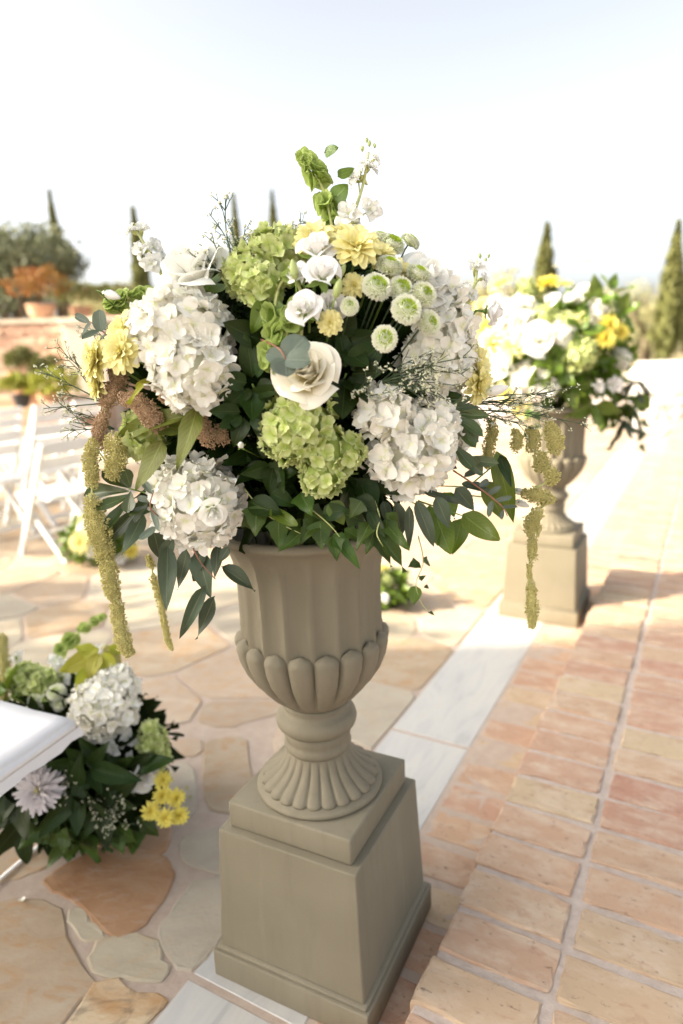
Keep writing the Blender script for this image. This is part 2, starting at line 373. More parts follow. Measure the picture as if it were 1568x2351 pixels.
M_CLOTH = plain_mat('white_cloth', (0.74, 0.73, 0.74), (0.80, 0.79, 0.80), 400, 0.9, 0.2, 0.001)
M_TERRA = plain_mat('terracotta', (0.46, 0.25, 0.15), (0.58, 0.36, 0.24), 6, 0.85, 0.3)
M_BLACKP = plain_mat('black_plastic', (0.02, 0.022, 0.025), (0.035, 0.037, 0.04), 10, 0.5)
M_BARK = plain_mat('bark', (0.09, 0.065, 0.045), (0.17, 0.13, 0.09), 14, 0.95, 0.8, 0.02)
def fol(name, a, b, trans=0.2): return plain_mat(name, a, b, 1.3, 0.6, trans=trans, spec=0.3)
M_CYP = fol('cypress_foliage', (0.095, 0.105, 0.028), (0.20, 0.205, 0.07))
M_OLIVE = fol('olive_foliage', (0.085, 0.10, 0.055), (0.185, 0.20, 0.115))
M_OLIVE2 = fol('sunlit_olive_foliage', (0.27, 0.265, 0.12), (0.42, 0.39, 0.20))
M_RED = fol('red_foliage', (0.26, 0.075, 0.022), (0.22, 0.17, 0.035))
M_SHRUB = fol('shrub_foliage', (0.10, 0.115, 0.03), (0.24, 0.23, 0.08))
M_YSHRUB = fol('yellow_shrub', (0.22, 0.25, 0.025), (0.36, 0.36, 0.06))
M_WALL = plain_mat('wall_stone', (0.40, 0.265, 0.19), (0.52, 0.39, 0.29), 2.5, 0.9, 0.5, 0.02)
M_CAP = plain_mat('wall_cap', (0.58, 0.50, 0.40), (0.66, 0.58, 0.47), 6, 0.85)
M_PLAST = plain_mat('house_plaster', (0.55, 0.44, 0.33), (0.62, 0.51, 0.39), 1.2, 0.9)
M_ROOF = plain_mat('roof_tile', (0.38, 0.19, 0.11), (0.48, 0.27, 0.17), 4, 0.85)
M_HILL = plain_mat('hill', (0.16, 0.17, 0.13), (0.24, 0.22, 0.17), 0.02, 0.95)
M_GLASSD = plain_mat('window_glass', (0.04, 0.05, 0.06), (0.06, 0.07, 0.08), 2, 0.1)

# ================================================================== SETTING
def sheet(name, pts, mat, z):
    mb = MB(); mb.add(([(p[0], p[1], z) for p in pts], [tuple(range(len(pts)))], None), smooth=False)
    o = obj(name, mb.mesh(name, mat)); o['kind'] = 'structure'; return o
sheet('ground', [(-1500, -300), (1500, -300), (1500, 2500), (-1500, 2500)], M_EARTH, -0.05)
terrace = sheet('terrace', [(-16, -8), (14, -8), (14, 22), (-16, 22)], M_MORTAR, -0.002)

# --- crazy paving -------------------------------------------------------------
def Z3(x, y): return G(x / 3.0355, 1664.5 + y / 3.0355)
EXPL = [
    (3, [(345, 1090), (400, 1040), (520, 970), (720, 880), (900, 905), (1115, 935), (1140, 985), (1180, 1050), (1110, 1180), (1010, 1340), (850, 1450), (740, 1420), (640, 1330), (560, 1220), (470, 1170), (380, 1150)]),
    (3, [(640, 840), (860, 770), (1160, 720), (1155, 800), (1130, 890), (1000, 880), (800, 850)]),
    (1, [(-200, 1310), (0, 1290), (160, 1240), (330, 1270), (430, 1330), (470, 1540), (560, 1680), (625, 1810), (520, 1900), (400, 2020), (300, 2260), (-200, 2300)]),
    (0, [(700, 1500), (900, 1470), (1080, 1500), (1110, 1620), (1150, 1690), (1110, 1780), (960, 1770), (830, 1755), (650, 1700), (660, 1600)]),
    (2, [(1110, 1420), (1200, 1300), (1290, 1190), (1330, 1110), (1560, 1090), (1590, 1390), (1440, 1580), (1350, 1680), (1230, 1660), (1160, 1560)]),
    (0, [(500, 1290), (570, 1280), (640, 1380), (720, 1450), (640, 1490), (540, 1470), (480, 1380)]),
    (2, [(1260, 800), (1420, 740), (1620, 720), (1620, 1040), (1420, 1010), (1300, 950)]),
    (5, [(700, 1800), (820, 1780), (910, 1860), (1030, 1880), (1160, 1900), (1080, 2000), (1000, 2084), (900, 2230), (420, 2280), (520, 2050), (620, 1920)]),
    (1, [(-200, 1130), (-200, 850), (0, 820), (200, 800), (330, 850), (350, 960), (240, 1020), (100, 1060)]),
    (2, [(1110, 330), (1290, 260), (1350, 330), (1380, 480), (1330, 620), (1180, 620), (1130, 500)]),
    (1, [(1450, 130), (1700, 110), (1760, 420), (1700, 600), (1500, 580), (1450, 500), (1430, 300)]),
    (4, [(1190, 120), (1390, 100), (1390, 205), (1190, 220)]),
]
expl = []
for c, pl in EXPL:
    q = [Z3(*x).to_2d() for x in pl]; m_ = sum(q, V((0, 0))) / len(q); expl.append((c, [m_ + (x - m_) * 1.13 for x in q]))
def inside(p, poly):
    r = False; n = len(poly)
    for i in range(n):
        a, b = poly[i], poly[i - 1]
        if (a.y > p.y) != (b.y > p.y) and p.x < (b.x - a.x) * (p.y - a.y) / (b.y - a.y) + a.x: r = not r
    return r
def clip(poly, m, d):
    out = []
    for i in range(len(poly)):
        a, b = poly[i], poly[(i + 1) % len(poly)]
        da, db = (a - m).dot(d), (b - m).dot(d)
        if da <= 0: out.append(a)
        if (da < 0) != (db < 0) and abs(da - db) > 1e-9: out.append(a + (b - a) * (da / (da - db)))
    return out
AL2, AC2 = AL.to_2d(), AC.to_2d()
seeds = []
for _, pl in expl:
    c = sum(pl, V((0, 0))) / len(pl)
    for i in range(len(pl)):
        a, b = pl[i], pl[(i + 1) % len(pl)]
        k = max(1, int((b - a).length / 0.05))
        for j in range(k):
            q = a.lerp(b, j / k); seeds.append((q + (c - q).normalized() * 0.025, False))
R1 = random.Random(11)
tries = 0
while tries < 16000:
    tries += 1
    q = V((R1.uniform(-8.5, 5), R1.uniform(0.4, 11)))
    if q.dot(AC2) < 1.06 or abs(q.x) > q.y * 0.62 + 0.9: continue
    sp_ = (0.24 if q.y < 2.5 else 0.34) + 0.18 * noise.noise(V((q.x * 1.7, q.y * 1.7, 3)))
    if any(inside(q, pl) for _, pl in expl): continue
    if any((q - s_[0]).length < (sp_ if s_[1] else 0.085) for s_ in seeds): continue
    seeds.append((q, True))
cells = [(c, pl, True) for c, pl in expl]
for q, real in seeds:
    if not real: continue
    poly = [q + V((-.6, -.6)), q + V((.6, -.6)), q + V((.6, .6)), q + V((-.6, .6))]
    poly = clip(poly, AC2 * 1.0, -AC2)
    gap = R1.uniform(0.007, 0.013)
    for s_, rl in seeds:
        d = s_ - q
        if 1e-6 < d.length < 1.2:
            dn = d.normalized(); poly = clip(poly, q + d * 0.5 - dn * (gap if rl else 0.012), dn)
            if len(poly) < 3: break
    if len(poly) < 3: continue
    ar = 0.5 * abs(sum(poly[i].cross(poly[(i + 1) % len(poly)]) if hasattr(V((0, 0)), 'cross') else 0 for i in range(len(poly))))
    if ar < 0.006: continue
    cells.append((R1.choice([0, 0, 1, 1, 2, 4, 4]), poly, False))
def stone_geo(poly, z, R):
    # round the corners, roughen the edge, chamfer the rim
    pts = poly
    for _ in range(1):
        q = []
        for i in range(len(pts)):
            a, b = pts[i], pts[(i + 1) % len(pts)]
            e_ = min(.2, .028 / max(.01, (b - a).length)); q += [a.lerp(b, e_), a.lerp(b, 1 - e_)]
        pts = q
    q = []
    for i in range(len(pts)):
        a, b = pts[i], pts[(i + 1) % len(pts)]
        q.append(a)
        if (b - a).length > 0.09: q.append(a.lerp(b, R.uniform(.4, .6)))
    pts = [p + V((R.uniform(-1, 1), R.uniform(-1, 1))) * 0.006 for p in q]
    c = sum(pts, V((0, 0))) / len(pts); n = len(pts)
    v1 = [(p.x - c.x, p.y - c.y, -0.012) for p in pts]
    v2 = [(p.x - c.x, p.y - c.y, z - 0.002) for p in pts]
    v3 = []
    for p in pts:
        d = (c - p).normalized() * 0.006; v3.append((p.x + d.x - c.x, p.y + d.y - c.y, z + R.uniform(-.0012, .0012)))
    fs = [(i, (i + 1) % n, n + (i + 1) % n, n + i) for i in range(n)] + [(n + i, n + (i + 1) % n, 2 * n + (i + 1) % n, 2 * n + i) for i in range(n)] + [tuple(range(2 * n, 3 * n))]
    area = sum(pts[i].x * pts[(i + 1) % n].y - pts[(i + 1) % n].x * pts[i].y for i in range(n))
    if area < 0: fs = [f[::-1] for f in fs]
    return (v1 + v2 + v3, fs, None), c
cells.sort(key=lambda t: (sum(t[1], V((0, 0))) / len(t[1])).length if not t[2] else 0)
rest = MB()
for k, (ci, poly, ex) in enumerate(cells):
    g, c = stone_geo(poly, 0.0025 + R1.uniform(-.001, .0015), R1)
    if k < 290:
        mb = MB(); mb.add(g, smooth=False)
        obj('flagstone', mb.mesh('flagstone', M_FLAG[ci]), terrace, Matrix.Translation((c.x, c.y, 0)))
    else: rest.add(g, Matrix.Translation((c.x, c.y, 0)), ci, False)
if rest.v: obj('far_flagstones', rest.mesh('far_flagstones', *M_FLAG), terrace, kind='stuff')

# --- marble strip -------------------------------------------------------------
def slabbox(a0, a1, c0, c1, z0, z1, b=0.004):
    g = bevbox(a1 - a0, c1 - c0, z1 - z0, b); return g, Matrix.Translation(S((a0 + a1) / 2, (c0 + c1) / 2, z0)) @ Matrix.Rotation(BA, 4, 'Z')
mb = MB(); g, M = slabbox(-1.5, 9.2, 0.672, 0.992, -0.04, -0.008); mb.add(g, M, 0, False)
marble = obj('marble_border', mb.mesh('marble_border', M_MORTAR)); marble['kind'] = 'structure'
for a0, a1 in ((-0.6, 0.55), (0.565, 0.965), (0.98, 2.16), (2.172, 3.2), (3.212, 4.35), (4.362, 5.5), (5.512, 6.6), (6.612, 7.75), (7.762, 8.9)):
    g, M = slabbox(a0, a1, 0.676, 0.989, -0.03, 0.0); mb = MB(); mb.add(g, None, 0, False)
    obj('marble_slab', mb.mesh('marble_slab', M_MARBLE), marble, M)

# --- brick ledge and raised brick walk ---------------------------------------------
mb = MB(); g, M = slabbox(-1.5, 9.2, -6.0, 0.448, -0.04, 0.093); mb.add(g, M, 0, False)
walk = obj('brick_walk', mb.mesh('brick_walk', M_JOINT)); walk['kind'] = 'structure'
mb = MB(); g, M = slabbox(-1.5, 9.2, 0.4485, 0.670, -0.04, -0.007); mb.add(g, M, 0, False)
ledge = obj('brick_ledge', mb.mesh('brick_ledge', M_JOINT)); ledge['kind'] = 'structure'
BV = []
for k in range(6):
    mb = MB(); mb.add(bevbox(0.254, 0.127, 0.10, 0.007, 2, 0.0034, rs=k), None, 0, False); BV.append(mb.mesh('brick', M_BRICK))
BH = []
for k in range(4):
    mb = MB(); mb.add(bevbox(0.200, 0.127, 0.05, 0.007, 2, 0.0034, rs=k + 20), None, 0, False); BH.append(mb.mesh('half_brick', M_BRICK))
R2 = random.Random(5)
RB = Matrix.Rotation(BA + PI / 2, 4, 'Z')
blist = []
for i in range(-17, 52):
    a = 3.003 + i * 0.1490 + 0.0745
    for j in range(0, 20):
        c = 0.455 - 0.131 - j * 0.277
        p = S(a, c, 0)
        if abs(p.x) > p.y * 0.60 + 0.55: continue
        blist.append((p.length, a, c, i, j))
blist.sort()
far = MB()
for k, (d, a, c, i, j) in enumerate(blist):
    z = R2.uniform(-.0025, .0025)
    M = Matrix.Translation(S(a + R2.uniform(-.004, .004), c + R2.uniform(-.005, .005), 0.0 + z)) @ RB @ Matrix.Rotation(R2.uniform(-.022, .022), 4, 'Z') @ Matrix.Rotation(PI * R2.randint(0, 1), 4, 'Z')
    if k < 298: obj('brick', R2.choice(BV), walk, M)
    else: far.add(bevbox(0.262, 0.134, 0.10, 0.005), M, 0, False)
if far.v: obj('far_bricks', far.mesh('far_bricks', M_BRICK), walk, kind='stuff')
for i in range(-16, 40):
    a = 3.003 + i * 0.1490 + 0.0745
    M = Matrix.Translation(S(a + R2.uniform(-.004, .004), 0.560 + R2.uniform(-.003, .003), -0.05 + R2.uniform(-.002, .002))) @ RB @ Matrix.Rotation(R2.uniform(-.015, .015), 4, 'Z')
    obj('half_brick', R2.choice(BH), ledge, M)

# ================================================================== BACKGROUND
def bar(p, q, w_, t_, up=V((0, 0, 1))):
    p, q = V(p), V(q); d = q - p; Ln = d.length; d.normalize(); x = d.cross(up)
    if x.length < 1e-3: x = V((1, 0, 0))
    x.normalize(); z = x.cross(d); vs_ = []
    for s_ in (p, q):
        for a, b in ((-1, -1), (1, -1), (1, 1), (-1, 1)): vs_.append(s_ + x * (a * w_ / 2) + z * (b * t_ / 2))
    return vs_, [(0, 3, 2, 1), (4, 5, 6, 7), (0, 1, 5, 4), (1, 2, 6, 5), (2, 3, 7, 6), (3, 0, 4, 7)], None
def bobj(name, parent, mat, *gs):
    mb = MB()
    for g in gs: mb.add(g, None, 0, False)
    return obj(name, mb.mesh(name, mat), parent)
def make_chair():
    t = thing('folding_chair', '', 'chair')
    for sx in (-1, 1):
        bobj('leg', t, M_WHITE, bar((sx * .205, .23, 0), (sx * .205, -.20, .84), .028, .045))
        bobj('leg', t, M_WHITE, bar((sx * .172, -.25, 0), (sx * .172, .19, .435), .028, .04))
    for k in range(5): bobj('seat_slat', t, M_WHITE, bar((-.19, -.15 + k * .083, .45), (.19, -.15 + k * .083, .45), .07, .018))
    for z in (.80, .69): bobj('back_slat', t, M_WHITE, bar((-.22, -.195 + (.82 - z) * .5, z), (.22, -.195 + (.82 - z) * .5, z), .016, .085))
    bobj('stretcher', t, M_WHITE, bar((-.2, .17, .12), (.2, .17, .12), .022, .022)); bobj('stretcher', t, M_WHITE, bar((-.17, -.18, .07), (.17, -.18, .07), .022, .022))
    return t
chair0 = make_chair(); _used = [False]
def chair(u, v, D, rot, label, group):
    c = copy_tree(chair0) if _used[0] else chair0
    _used[0] = True
    p = P(u, v, D); c.location = (p.x, p.y, 0); c.rotation_euler = (0, 0, rot); tag(c, label, 'chair', group)
LC = 'white folding chairs left of the urn'
row = ['front', 'second', 'third', 'fourth']
place = ['nearest', 'second', 'third', 'fourth', 'fifth', 'sixth']
def side_u(p):
    d = p - EYE; return 784 + FX * d.dot(_r) / d.dot(_f)
for j in range(4):
    n_ = 0
    for i in range(9):
        p = V((-1.75, 5.35, 0)) + V((.30, .47, 0)) * (i - 1) + V((-.74, .50, 0)) * j
        if not -60 < side_u(p) < 215 or n_ > 4: continue
        c = copy_tree(chair0) if _used[0] else chair0
        _used[0] = True
        c.location = (p.x + rnd(-.03, .03), p.y + rnd(-.03, .03), 0); c.rotation_euler = (0, 0, 0.98 + rnd(-.05, .05))
        tag(c, f'white folding chair left of the bouquet, {row[j]} row from the aisle, {place[n_]} to the camera', 'chair', LC); n_ += 1
RC = 'white folding chairs behind the far urn'
for r_, (D, us) in enumerate(((9.6, (1500, 1570)), (11.3, (1478, 1535, 1592)), (13.0, (1490, 1540)))):
    for k, u in enumerate(us):
        chair(u, 850, D, -0.5 + rnd(-.05, .05), f'white folding chair right of the far bouquet, {row[r_]} row, {["leftmost", "next from the left", "at the picture edge"][k]}', RC)
for k, (u, D) in enumerate(((1350, 12.5), (1405, 13.5))):
    chair(u, 850, D, -0.5, f'white folding chair seen behind the far urn, {["nearer the urn", "farther right"][k]}', RC)
for k, (u, D) in enumerate(((1090, 11.5), (1140, 12.2))):
    chair(u, 850, D, -0.45, f'white folding chair glimpsed between the two bouquets, {["left", "right"][k]} one', RC)

# --- trees ---------------------------------------------------------------------
def leafquad(mb, p, s, R, up=0.0, mi=0):
    d = V((R.uniform(-1, 1), R.uniform(-1, 1), R.uniform(-1, 1) + up)).normalized()
    x = d.cross(V((R.uniform(-1, 1), R.uniform(-1, 1), R.uniform(-1, 1)))).normalized()
    a = p - d * s; b = p + d * s; x = x * (s * 0.42)
    mb.add(([tuple(a), tuple(p + x), tuple(b), tuple(p - x)], [(0, 1, 2, 3)], None), None, mi, False)
def cypress(u, vtip, D, wid, label, seed, lean=0.0):
    tip = P(u, vtip, D); h = tip.z; R = random.Random(seed)
    t = thing('cypress_tree', label, 'tree', V((tip.x - lean * h, tip.y, 0)), 'cypress trees on the skyline')
    mb = MB(); mb.add(tube([V((0, 0, -.1)), V((lean * h * .4, 0, h * .4)), V((lean * h * .9, 0, h * .9))], [wid * .16, wid * .1, .02], 7)); obj('trunk', mb.mesh('trunk', M_BARK), t)
    mb = MB()
    for k in range(2300):
        q = R.random() ** 0.85; z = h * (0.05 + 0.95 * q)
        prof = min(1, (q + .03) / .18) ** .5 * (1 - max(0, (q - .25) / .75) ** 1.5) + 0.02
        a = R.uniform(0, 2 * PI); lump = 0.80 + 0.32 * noise.noise(V((math.cos(a) * 1.2, math.sin(a) * 1.2, z * 1.1 + seed)))
        r = wid * prof * lump * R.uniform(.62, 1.12)
        leafquad(mb, V((r * math.cos(a) + lean * z, r * math.sin(a), z)), R.uniform(.10, .24), R, 1.6)
    obj('crown', mb.mesh('crown', M_CYP), t)
cypress(113, 440, 34, .62, 'slender leaning cypress rising above the olive trees at far left', 1, -.03)
cypress(305, 480, 27, .60, 'dark cypress standing behind the small white stock spike', 2, -.02)
cypress(536, 448, 36, .55, 'pale cypress tip behind the dark sprig above the rose', 3)
cypress(624, 440, 36, .62, 'cypress tip above the green hydrangea at the top', 4)
cypress(1256, 515, 27, .72, 'cypress above the far bouquet, between the two urns and the right edge', 5, .02)
cypress(1558, 512, 26, .62, 'largest cypress, cut by the right picture edge', 6, .02)
cypress(1606, 560, 30, .6, 'darker cypress behind the one cut by the right edge', 7)
def olive(p, rad, h, label, mat, seed, n=26, per=120, leaf=.085, name='olive_tree', group='olive trees behind the terrace', flat=.8, trunk_h=None):
    R = random.Random(seed)
    t = thing(name, label, 'tree', V((p.x, p.y, p.z)), group)
    th = trunk_h if trunk_h else h * .4
    mb = MB(); mb.add(tube([V((0, 0, -.1)), V((.08, .03, th * .6)), V((.02, .0, th))], [.13 * rad, .10 * rad, .08 * rad], 7))
    for k in range(4):
        a = k * 1.6 + R.random(); mb.add(tube([V((.02, 0, th * .9)), V((rad * .4 * math.cos(a), rad * .4 * math.sin(a), h * .65)), V((rad * .7 * math.cos(a), rad * .7 * math.sin(a), h * .85))], [.06 * rad, .04 * rad, .01], 6))
    obj('trunk', mb.mesh('trunk', M_BARK), t)
    mb = MB()
    for k in range(n):
        q = rv() * (R.random() ** .4); c = V((q.x * rad * .85, q.y * rad * .85, h - rad * flat + q.z * rad * flat * .85)); rr = rad * R.uniform(.22, .42)
        for j in range(per):
            d = V((R.gauss(0, 1), R.gauss(0, 1), R.gauss(0, 1))).normalized() * (rr * R.random() ** .45)
            leafquad(mb, c + d, leaf * R.uniform(.6, 1.3), R, .2)
    obj('crown', mb.mesh('crown', mat), t); return t
def gp(u, D): q = P(u, 800, D); return V((q.x, q.y, -0.05))
olive(gp(55, 16.5), 1.45, 4.35, 'grey-green olive tree behind the wall at the far left', M_OLIVE, 21)
olive(gp(140, 17.5), 1.25, 4.4, 'olive tree right of the red potted plant', M_OLIVE, 22)
olive(gp(-5, 17), 1.5, 4.4, 'olive tree cut by the left picture edge', M_OLIVE, 23)
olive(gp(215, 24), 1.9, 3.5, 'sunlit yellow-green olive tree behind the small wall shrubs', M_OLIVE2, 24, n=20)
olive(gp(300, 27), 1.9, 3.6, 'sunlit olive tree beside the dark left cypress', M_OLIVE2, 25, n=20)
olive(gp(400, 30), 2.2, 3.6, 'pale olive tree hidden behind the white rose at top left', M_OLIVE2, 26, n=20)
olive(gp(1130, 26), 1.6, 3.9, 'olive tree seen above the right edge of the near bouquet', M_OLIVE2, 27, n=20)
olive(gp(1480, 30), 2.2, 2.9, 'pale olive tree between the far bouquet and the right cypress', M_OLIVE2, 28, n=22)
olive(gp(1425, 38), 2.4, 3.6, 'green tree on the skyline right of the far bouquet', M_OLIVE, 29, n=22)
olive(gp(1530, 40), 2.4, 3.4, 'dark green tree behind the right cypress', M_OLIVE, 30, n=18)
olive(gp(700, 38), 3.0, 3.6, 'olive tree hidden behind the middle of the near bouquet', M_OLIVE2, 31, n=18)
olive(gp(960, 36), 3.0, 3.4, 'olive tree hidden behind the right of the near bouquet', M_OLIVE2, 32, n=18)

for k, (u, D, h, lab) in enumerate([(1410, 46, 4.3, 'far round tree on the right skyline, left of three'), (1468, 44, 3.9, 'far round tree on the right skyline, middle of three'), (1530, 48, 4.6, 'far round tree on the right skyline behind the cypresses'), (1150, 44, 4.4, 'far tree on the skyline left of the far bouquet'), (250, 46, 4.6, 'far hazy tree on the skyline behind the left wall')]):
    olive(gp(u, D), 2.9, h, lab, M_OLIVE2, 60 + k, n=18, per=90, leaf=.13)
# hills beyond
mb = MB(); hv = []; hf = []
for i in range(81):
    x = -420 + i * 12
    hgt = 2 + 26 * math.exp(-((x + 255) / 75) ** 2) + 9 * math.exp(-((x + 150) / 70) ** 2) + 5 * math.exp(-((x - 180) / 90) ** 2) + 1.2 * noise.noise(V((x * .05, 0, 0)))
    hv += [(x, 640, -1), (x, 700, hgt), (x, 900, hgt * .9)]
for i in range(80):
    a = i * 3; hf += [(a, a + 3, a + 4, a + 1), (a + 1, a + 4, a + 5, a + 2)]
mb.add((hv, hf, None)); hills = obj('hills', mb.mesh('hills', M_HILL)); hills['kind'] = 'structure'
# small far house on the hillside
hp = P(232, 640, 120); hp.z = 4.6
t = thing('hillside_house', 'small reddish house far off on the slope behind the olive trees', 'house', hp)
bobj('wall', t, M_WALL, bar((-4.5, 0, 2), (4.5, 0, 2), 6, 5.0)); 
mb = MB(); mb.add(([(-5, -3.5, 4.5), (5, -3.5, 4.5), (5, 3.5, 4.5), (-5, 3.5, 4.5), (-4, 0, 6.3), (4, 0, 6.3)], [(0, 1, 5, 4), (2, 3, 4, 5), (1, 2, 5), (3, 0, 4), (3, 2, 1, 0)], None), None, 0, False); obj('roof', mb.mesh('roof', M_ROOF), t)
for x in (-2.5, 2.2): bobj('window', t, M_GLASSD, bar((x - .6, -3.03, 2.6), (x + .6, -3.03, 2.6), .06, 1.2))
mb = MB(); mb.add(lathe([(16, -3), (15, 1), (10, 3.6), (4, 4.55)], 18)); sl_ = obj('hillside', mb.mesh('hillside', M_HILL), None, Matrix.Translation((hp.x, hp.y + 2, 0))); sl_['kind'] = 'structure'

# --- retaining wall with pillar and pots ------------------------------------------
WD = 13.0
def wx(u, D=WD): return P(u, 800, D).x
wy = P(100, 800, WD).y
t = thing('retaining_wall', 'low masonry retaining wall with pale capping behind the left chairs', 'wall', V((0, wy, 0)))
x0, x1 = -10.5, wx(330)
ztop = P(60, 742, WD).z
R3 = random.Random(3)
STV = []
for k in range(5):
    mb = MB(); mb.add(bevbox(.40, .30, .19, .02, 1, .012, rs=k + 60), None, 0, False); STV.append(mb.mesh('wall_stone', plain_mat('wall_stone_%d' % k, *[((.40, .26, .185), (.50, .36, .26)), ((.46, .33, .24), (.55, .43, .33)), ((.36, .22, .16), (.46, .31, .23)), ((.50, .39, .30), (.58, .48, .38)), ((.42, .29, .22), (.50, .38, .28))][k], 9, .9, .4, .01)))
bobj('core', t, M_WALL, bar((x0, .25, ztop / 2), (x1, .25, ztop / 2), .22, ztop - .02))
zz = 0.0; kk = 0
while zz < ztop - .12:
    xx = x0 + (kk % 2) * .2
    while xx < x1 - .1:
        obj('wall_stone', R3.choice(STV), t, Matrix.Translation((xx + .2, .15, zz)) @ Matrix.Rotation(R3.uniform(-.02, .02), 4, 'Z')); xx += .42
    zz += .205; kk += 1
for k in range(int((x1 - x0) / .6) + 1):
    bobj('capstone', t, M_CAP, bar((x0 + k * .6, .2, ztop + .035), (min(x0 + k * .6 + .59, x1), .2, ztop + .035), .42, .07))
px0, px1 = wx(148, 12.3), wx(240, 12.3); pz = P(200, 732, 12.3).z; pyy = P(200, 800, 12.3).y
t = thing('wall_pillar', 'pale sunlit square pillar at the end of the retaining wall', 'pillar', V(((px0 + px1) / 2, pyy, 0)))
wdt = px1 - px0
mb = MB(); g = bevbox(wdt, .8, pz - .08, .015); mb.add(g, None, 0, False); obj('shaft', mb.mesh('shaft', M_CAP), t, Matrix.Translation((0, .4, 0)))
mb = MB(); g = bevbox(wdt + .1, .9, .08, .012); mb.add(g, None, 0, False); obj('cap', mb.mesh('cap', M_CAP), t, Matrix.Translation((0, .4, pz - .08)))
def potted(u, v, D, pr, ph, fr, fh, fmat, potmat, label, seed, z=None, n=900, leaf=.045):
    p = P(u, v, D)
    if z is not None: p.z = z
    t = thing('potted_plant', label, 'potted plant', p, 'potted plants by the wall'); R = random.Random(seed)
    mb = MB(); mb.add(lathe([(pr * .62, 0), (pr * .70, .01), (pr * 1.0, ph * .62), (pr * .97, ph * .85), (pr * 1.08, ph * .88), (pr * 1.08, ph), (pr * .9, ph), (pr * .86, ph * .9)], 20)); obj('pot', mb.mesh('pot', potmat), t)
    mb = MB()
    for k in range(n):
        d = V((R.gauss(0, 1), R.gauss(0, 1), R.gauss(0, 1))).normalized()
        if d.z < -.35: d.z = -d.z
        lump = 1 + .55 * noise.noise(d * 2.6 + V((seed, 0, 0)))
        q = V((d.x * fr, d.y * fr, ph + fh * .45 + d.z * fh * .55)) if R.random() < .8 else V((d.x * fr * .6, d.y * fr * .6, ph + fh * .4 + d.z * fh * .4))
        q = V((q.x * lump, q.y * lump, ph + (q.z - ph) * (.7 + .35 * lump))); leafquad(mb, q, leaf * R.uniform(.6, 1.5), R, .3)
    obj('foliage', mb.mesh('foliage', fmat), t)
potted(97, 726, 13.3, .26, .28, .50, .62, M_RED, M_TERRA, 'red-leaved plant in a terracotta pot on top of the wall', 1, z=ztop + .07)
potted(52, 845, 11.6, .24, .42, .26, .36, M_SHRUB, M_TERRA, 'round terracotta pot with a brownish plant in front of the wall', 2, z=.62)
potted(46, 890, 11.0, .14, .22, .24, .28, M_YSHRUB, M_BLACKP, 'yellow-green plant in a small black pot before the wall', 3, z=.50)
potted(108, 880, 11.6, .20, .30, .33, .50, M_SHRUB, M_TERRA, 'dark green clipped shrub in a terracotta pot by the pillar', 4, z=.45)
potted(128, 905, 11.0, .20, .30, .36, .46, M_YSHRUB, M_TERRA, 'olive-yellow bush in a terracotta pot just behind the chairs', 5, z=.30)
potted(190, 740, 13.9, .22, .25, .55, .42, M_SHRUB, M_TERRA, 'low shrub in a pot on the wall right of the red plant', 6, z=ztop + .07)
potted(270, 745, 14.2, .22, .25, .60, .40, M_SHRUB, M_TERRA, 'bushy shrub in a pot on the wall behind the stock spike', 7, z=ztop + .07)
t = thing('brick_steps', 'flight of low brick steps below the wall at far left', 'steps', V((wx(20, 11.8), P(20, 800, 11.8).y, 0)))
for k, (zz, dy) in enumerate(((.15, 0), (.30, .3), (.45, .6), (.60, .9))):
    mb = MB(); mb.add(bevbox(3.4, .36 + (3 - k) * .0, zz, .01), None, 0, False); obj('step', mb.mesh('step', M_BRICK), t, Matrix.Translation((0, -.9 + dy, 0)))

# --- unseen house added on the sun side to shade the near paving, and trees -------------
t = thing('shade_house', 'narrow plastered two storey house added out of view to shade the near paving', 'house', V((-9.0, 0.85, 0)))
bobj('wall', t, M_PLAST, bar((-2.5, 0, 3.45), (-2.5, -5.0, 3.45), 5, 6.9))
bobj('roof', t, M_ROOF, bar((-2.5, .04, 6.96), (-2.5, -5.1, 6.96), 5.2, .12))
for y in (-1.2, -3.7):
    for z in (1.2, 4.6):
        f = bobj('window', t, M_WHITE, bar((.03, y - .55, z + .7), (.03, y + .55, z + .7), .08, 1.5)); bobj('pane', f, M_GLASSD, bar((.08, y - .45, z + .7), (.08, y + .45, z + .7), .02, 1.3))
olive(V((-8.6, 2.15, -.05)), 1.05, 4.9, 'loose leafed tree growing at the corner of the added shade house', M_OLIVE, 41, n=15, per=60, leaf=.12, name='garden_tree', group=None, trunk_h=2.6)

olive(V((-9.3, 4.75, -.05)), 1.5, 4.7, 'second loose leafed tree beside the terrace, left of the chairs', M_OLIVE, 43, n=17, per=70, leaf=.13, name='garden_tree', group=None, trunk_h=2.4)

# ================================================================== URNS
UZ = 0.4052
def make_pedestal():
    t = thing('stone_pedestal', '', 'pedestal')
    mb = MB(); mb.add(bevbox(.4108, .4108, .076, .004, 2)); mb.add(bevbox(.396, .396, .0115, .004), Matrix.Translation((0, 0, .0745)))
    obj('plinth', mb.mesh('plinth', M_STONE), t)
    mb = MB(); mb.add(bevbox(.380, .380, UZ - .0852, .005, 2, taper=.928), Matrix.Translation((0, 0, .0852))); obj('block', mb.mesh('block', M_STONE), t)
    return t
NF = 18
def flute(r, z, a, k):
    x = (a * NF / (2 * PI)) % 1.0 * 2 - 1
    e = max(0, min(1, (z - .42) / .03)) * max(0, min(1, (.69 - z) / .05)) if z < .70 else 0
    return r - .0115 * (1 - x * x) * e
def rib(r, z, a, k):
    x = (a * 24 / (2 * PI)) % 1.0 * 2 - 1
    e = max(.15, min(1, (.165 - z) / .03)) * (1 if .079 < z < .166 else 0)
    return r - r * .085 * (1 - math.sqrt(max(0, 1 - x * x))) * e
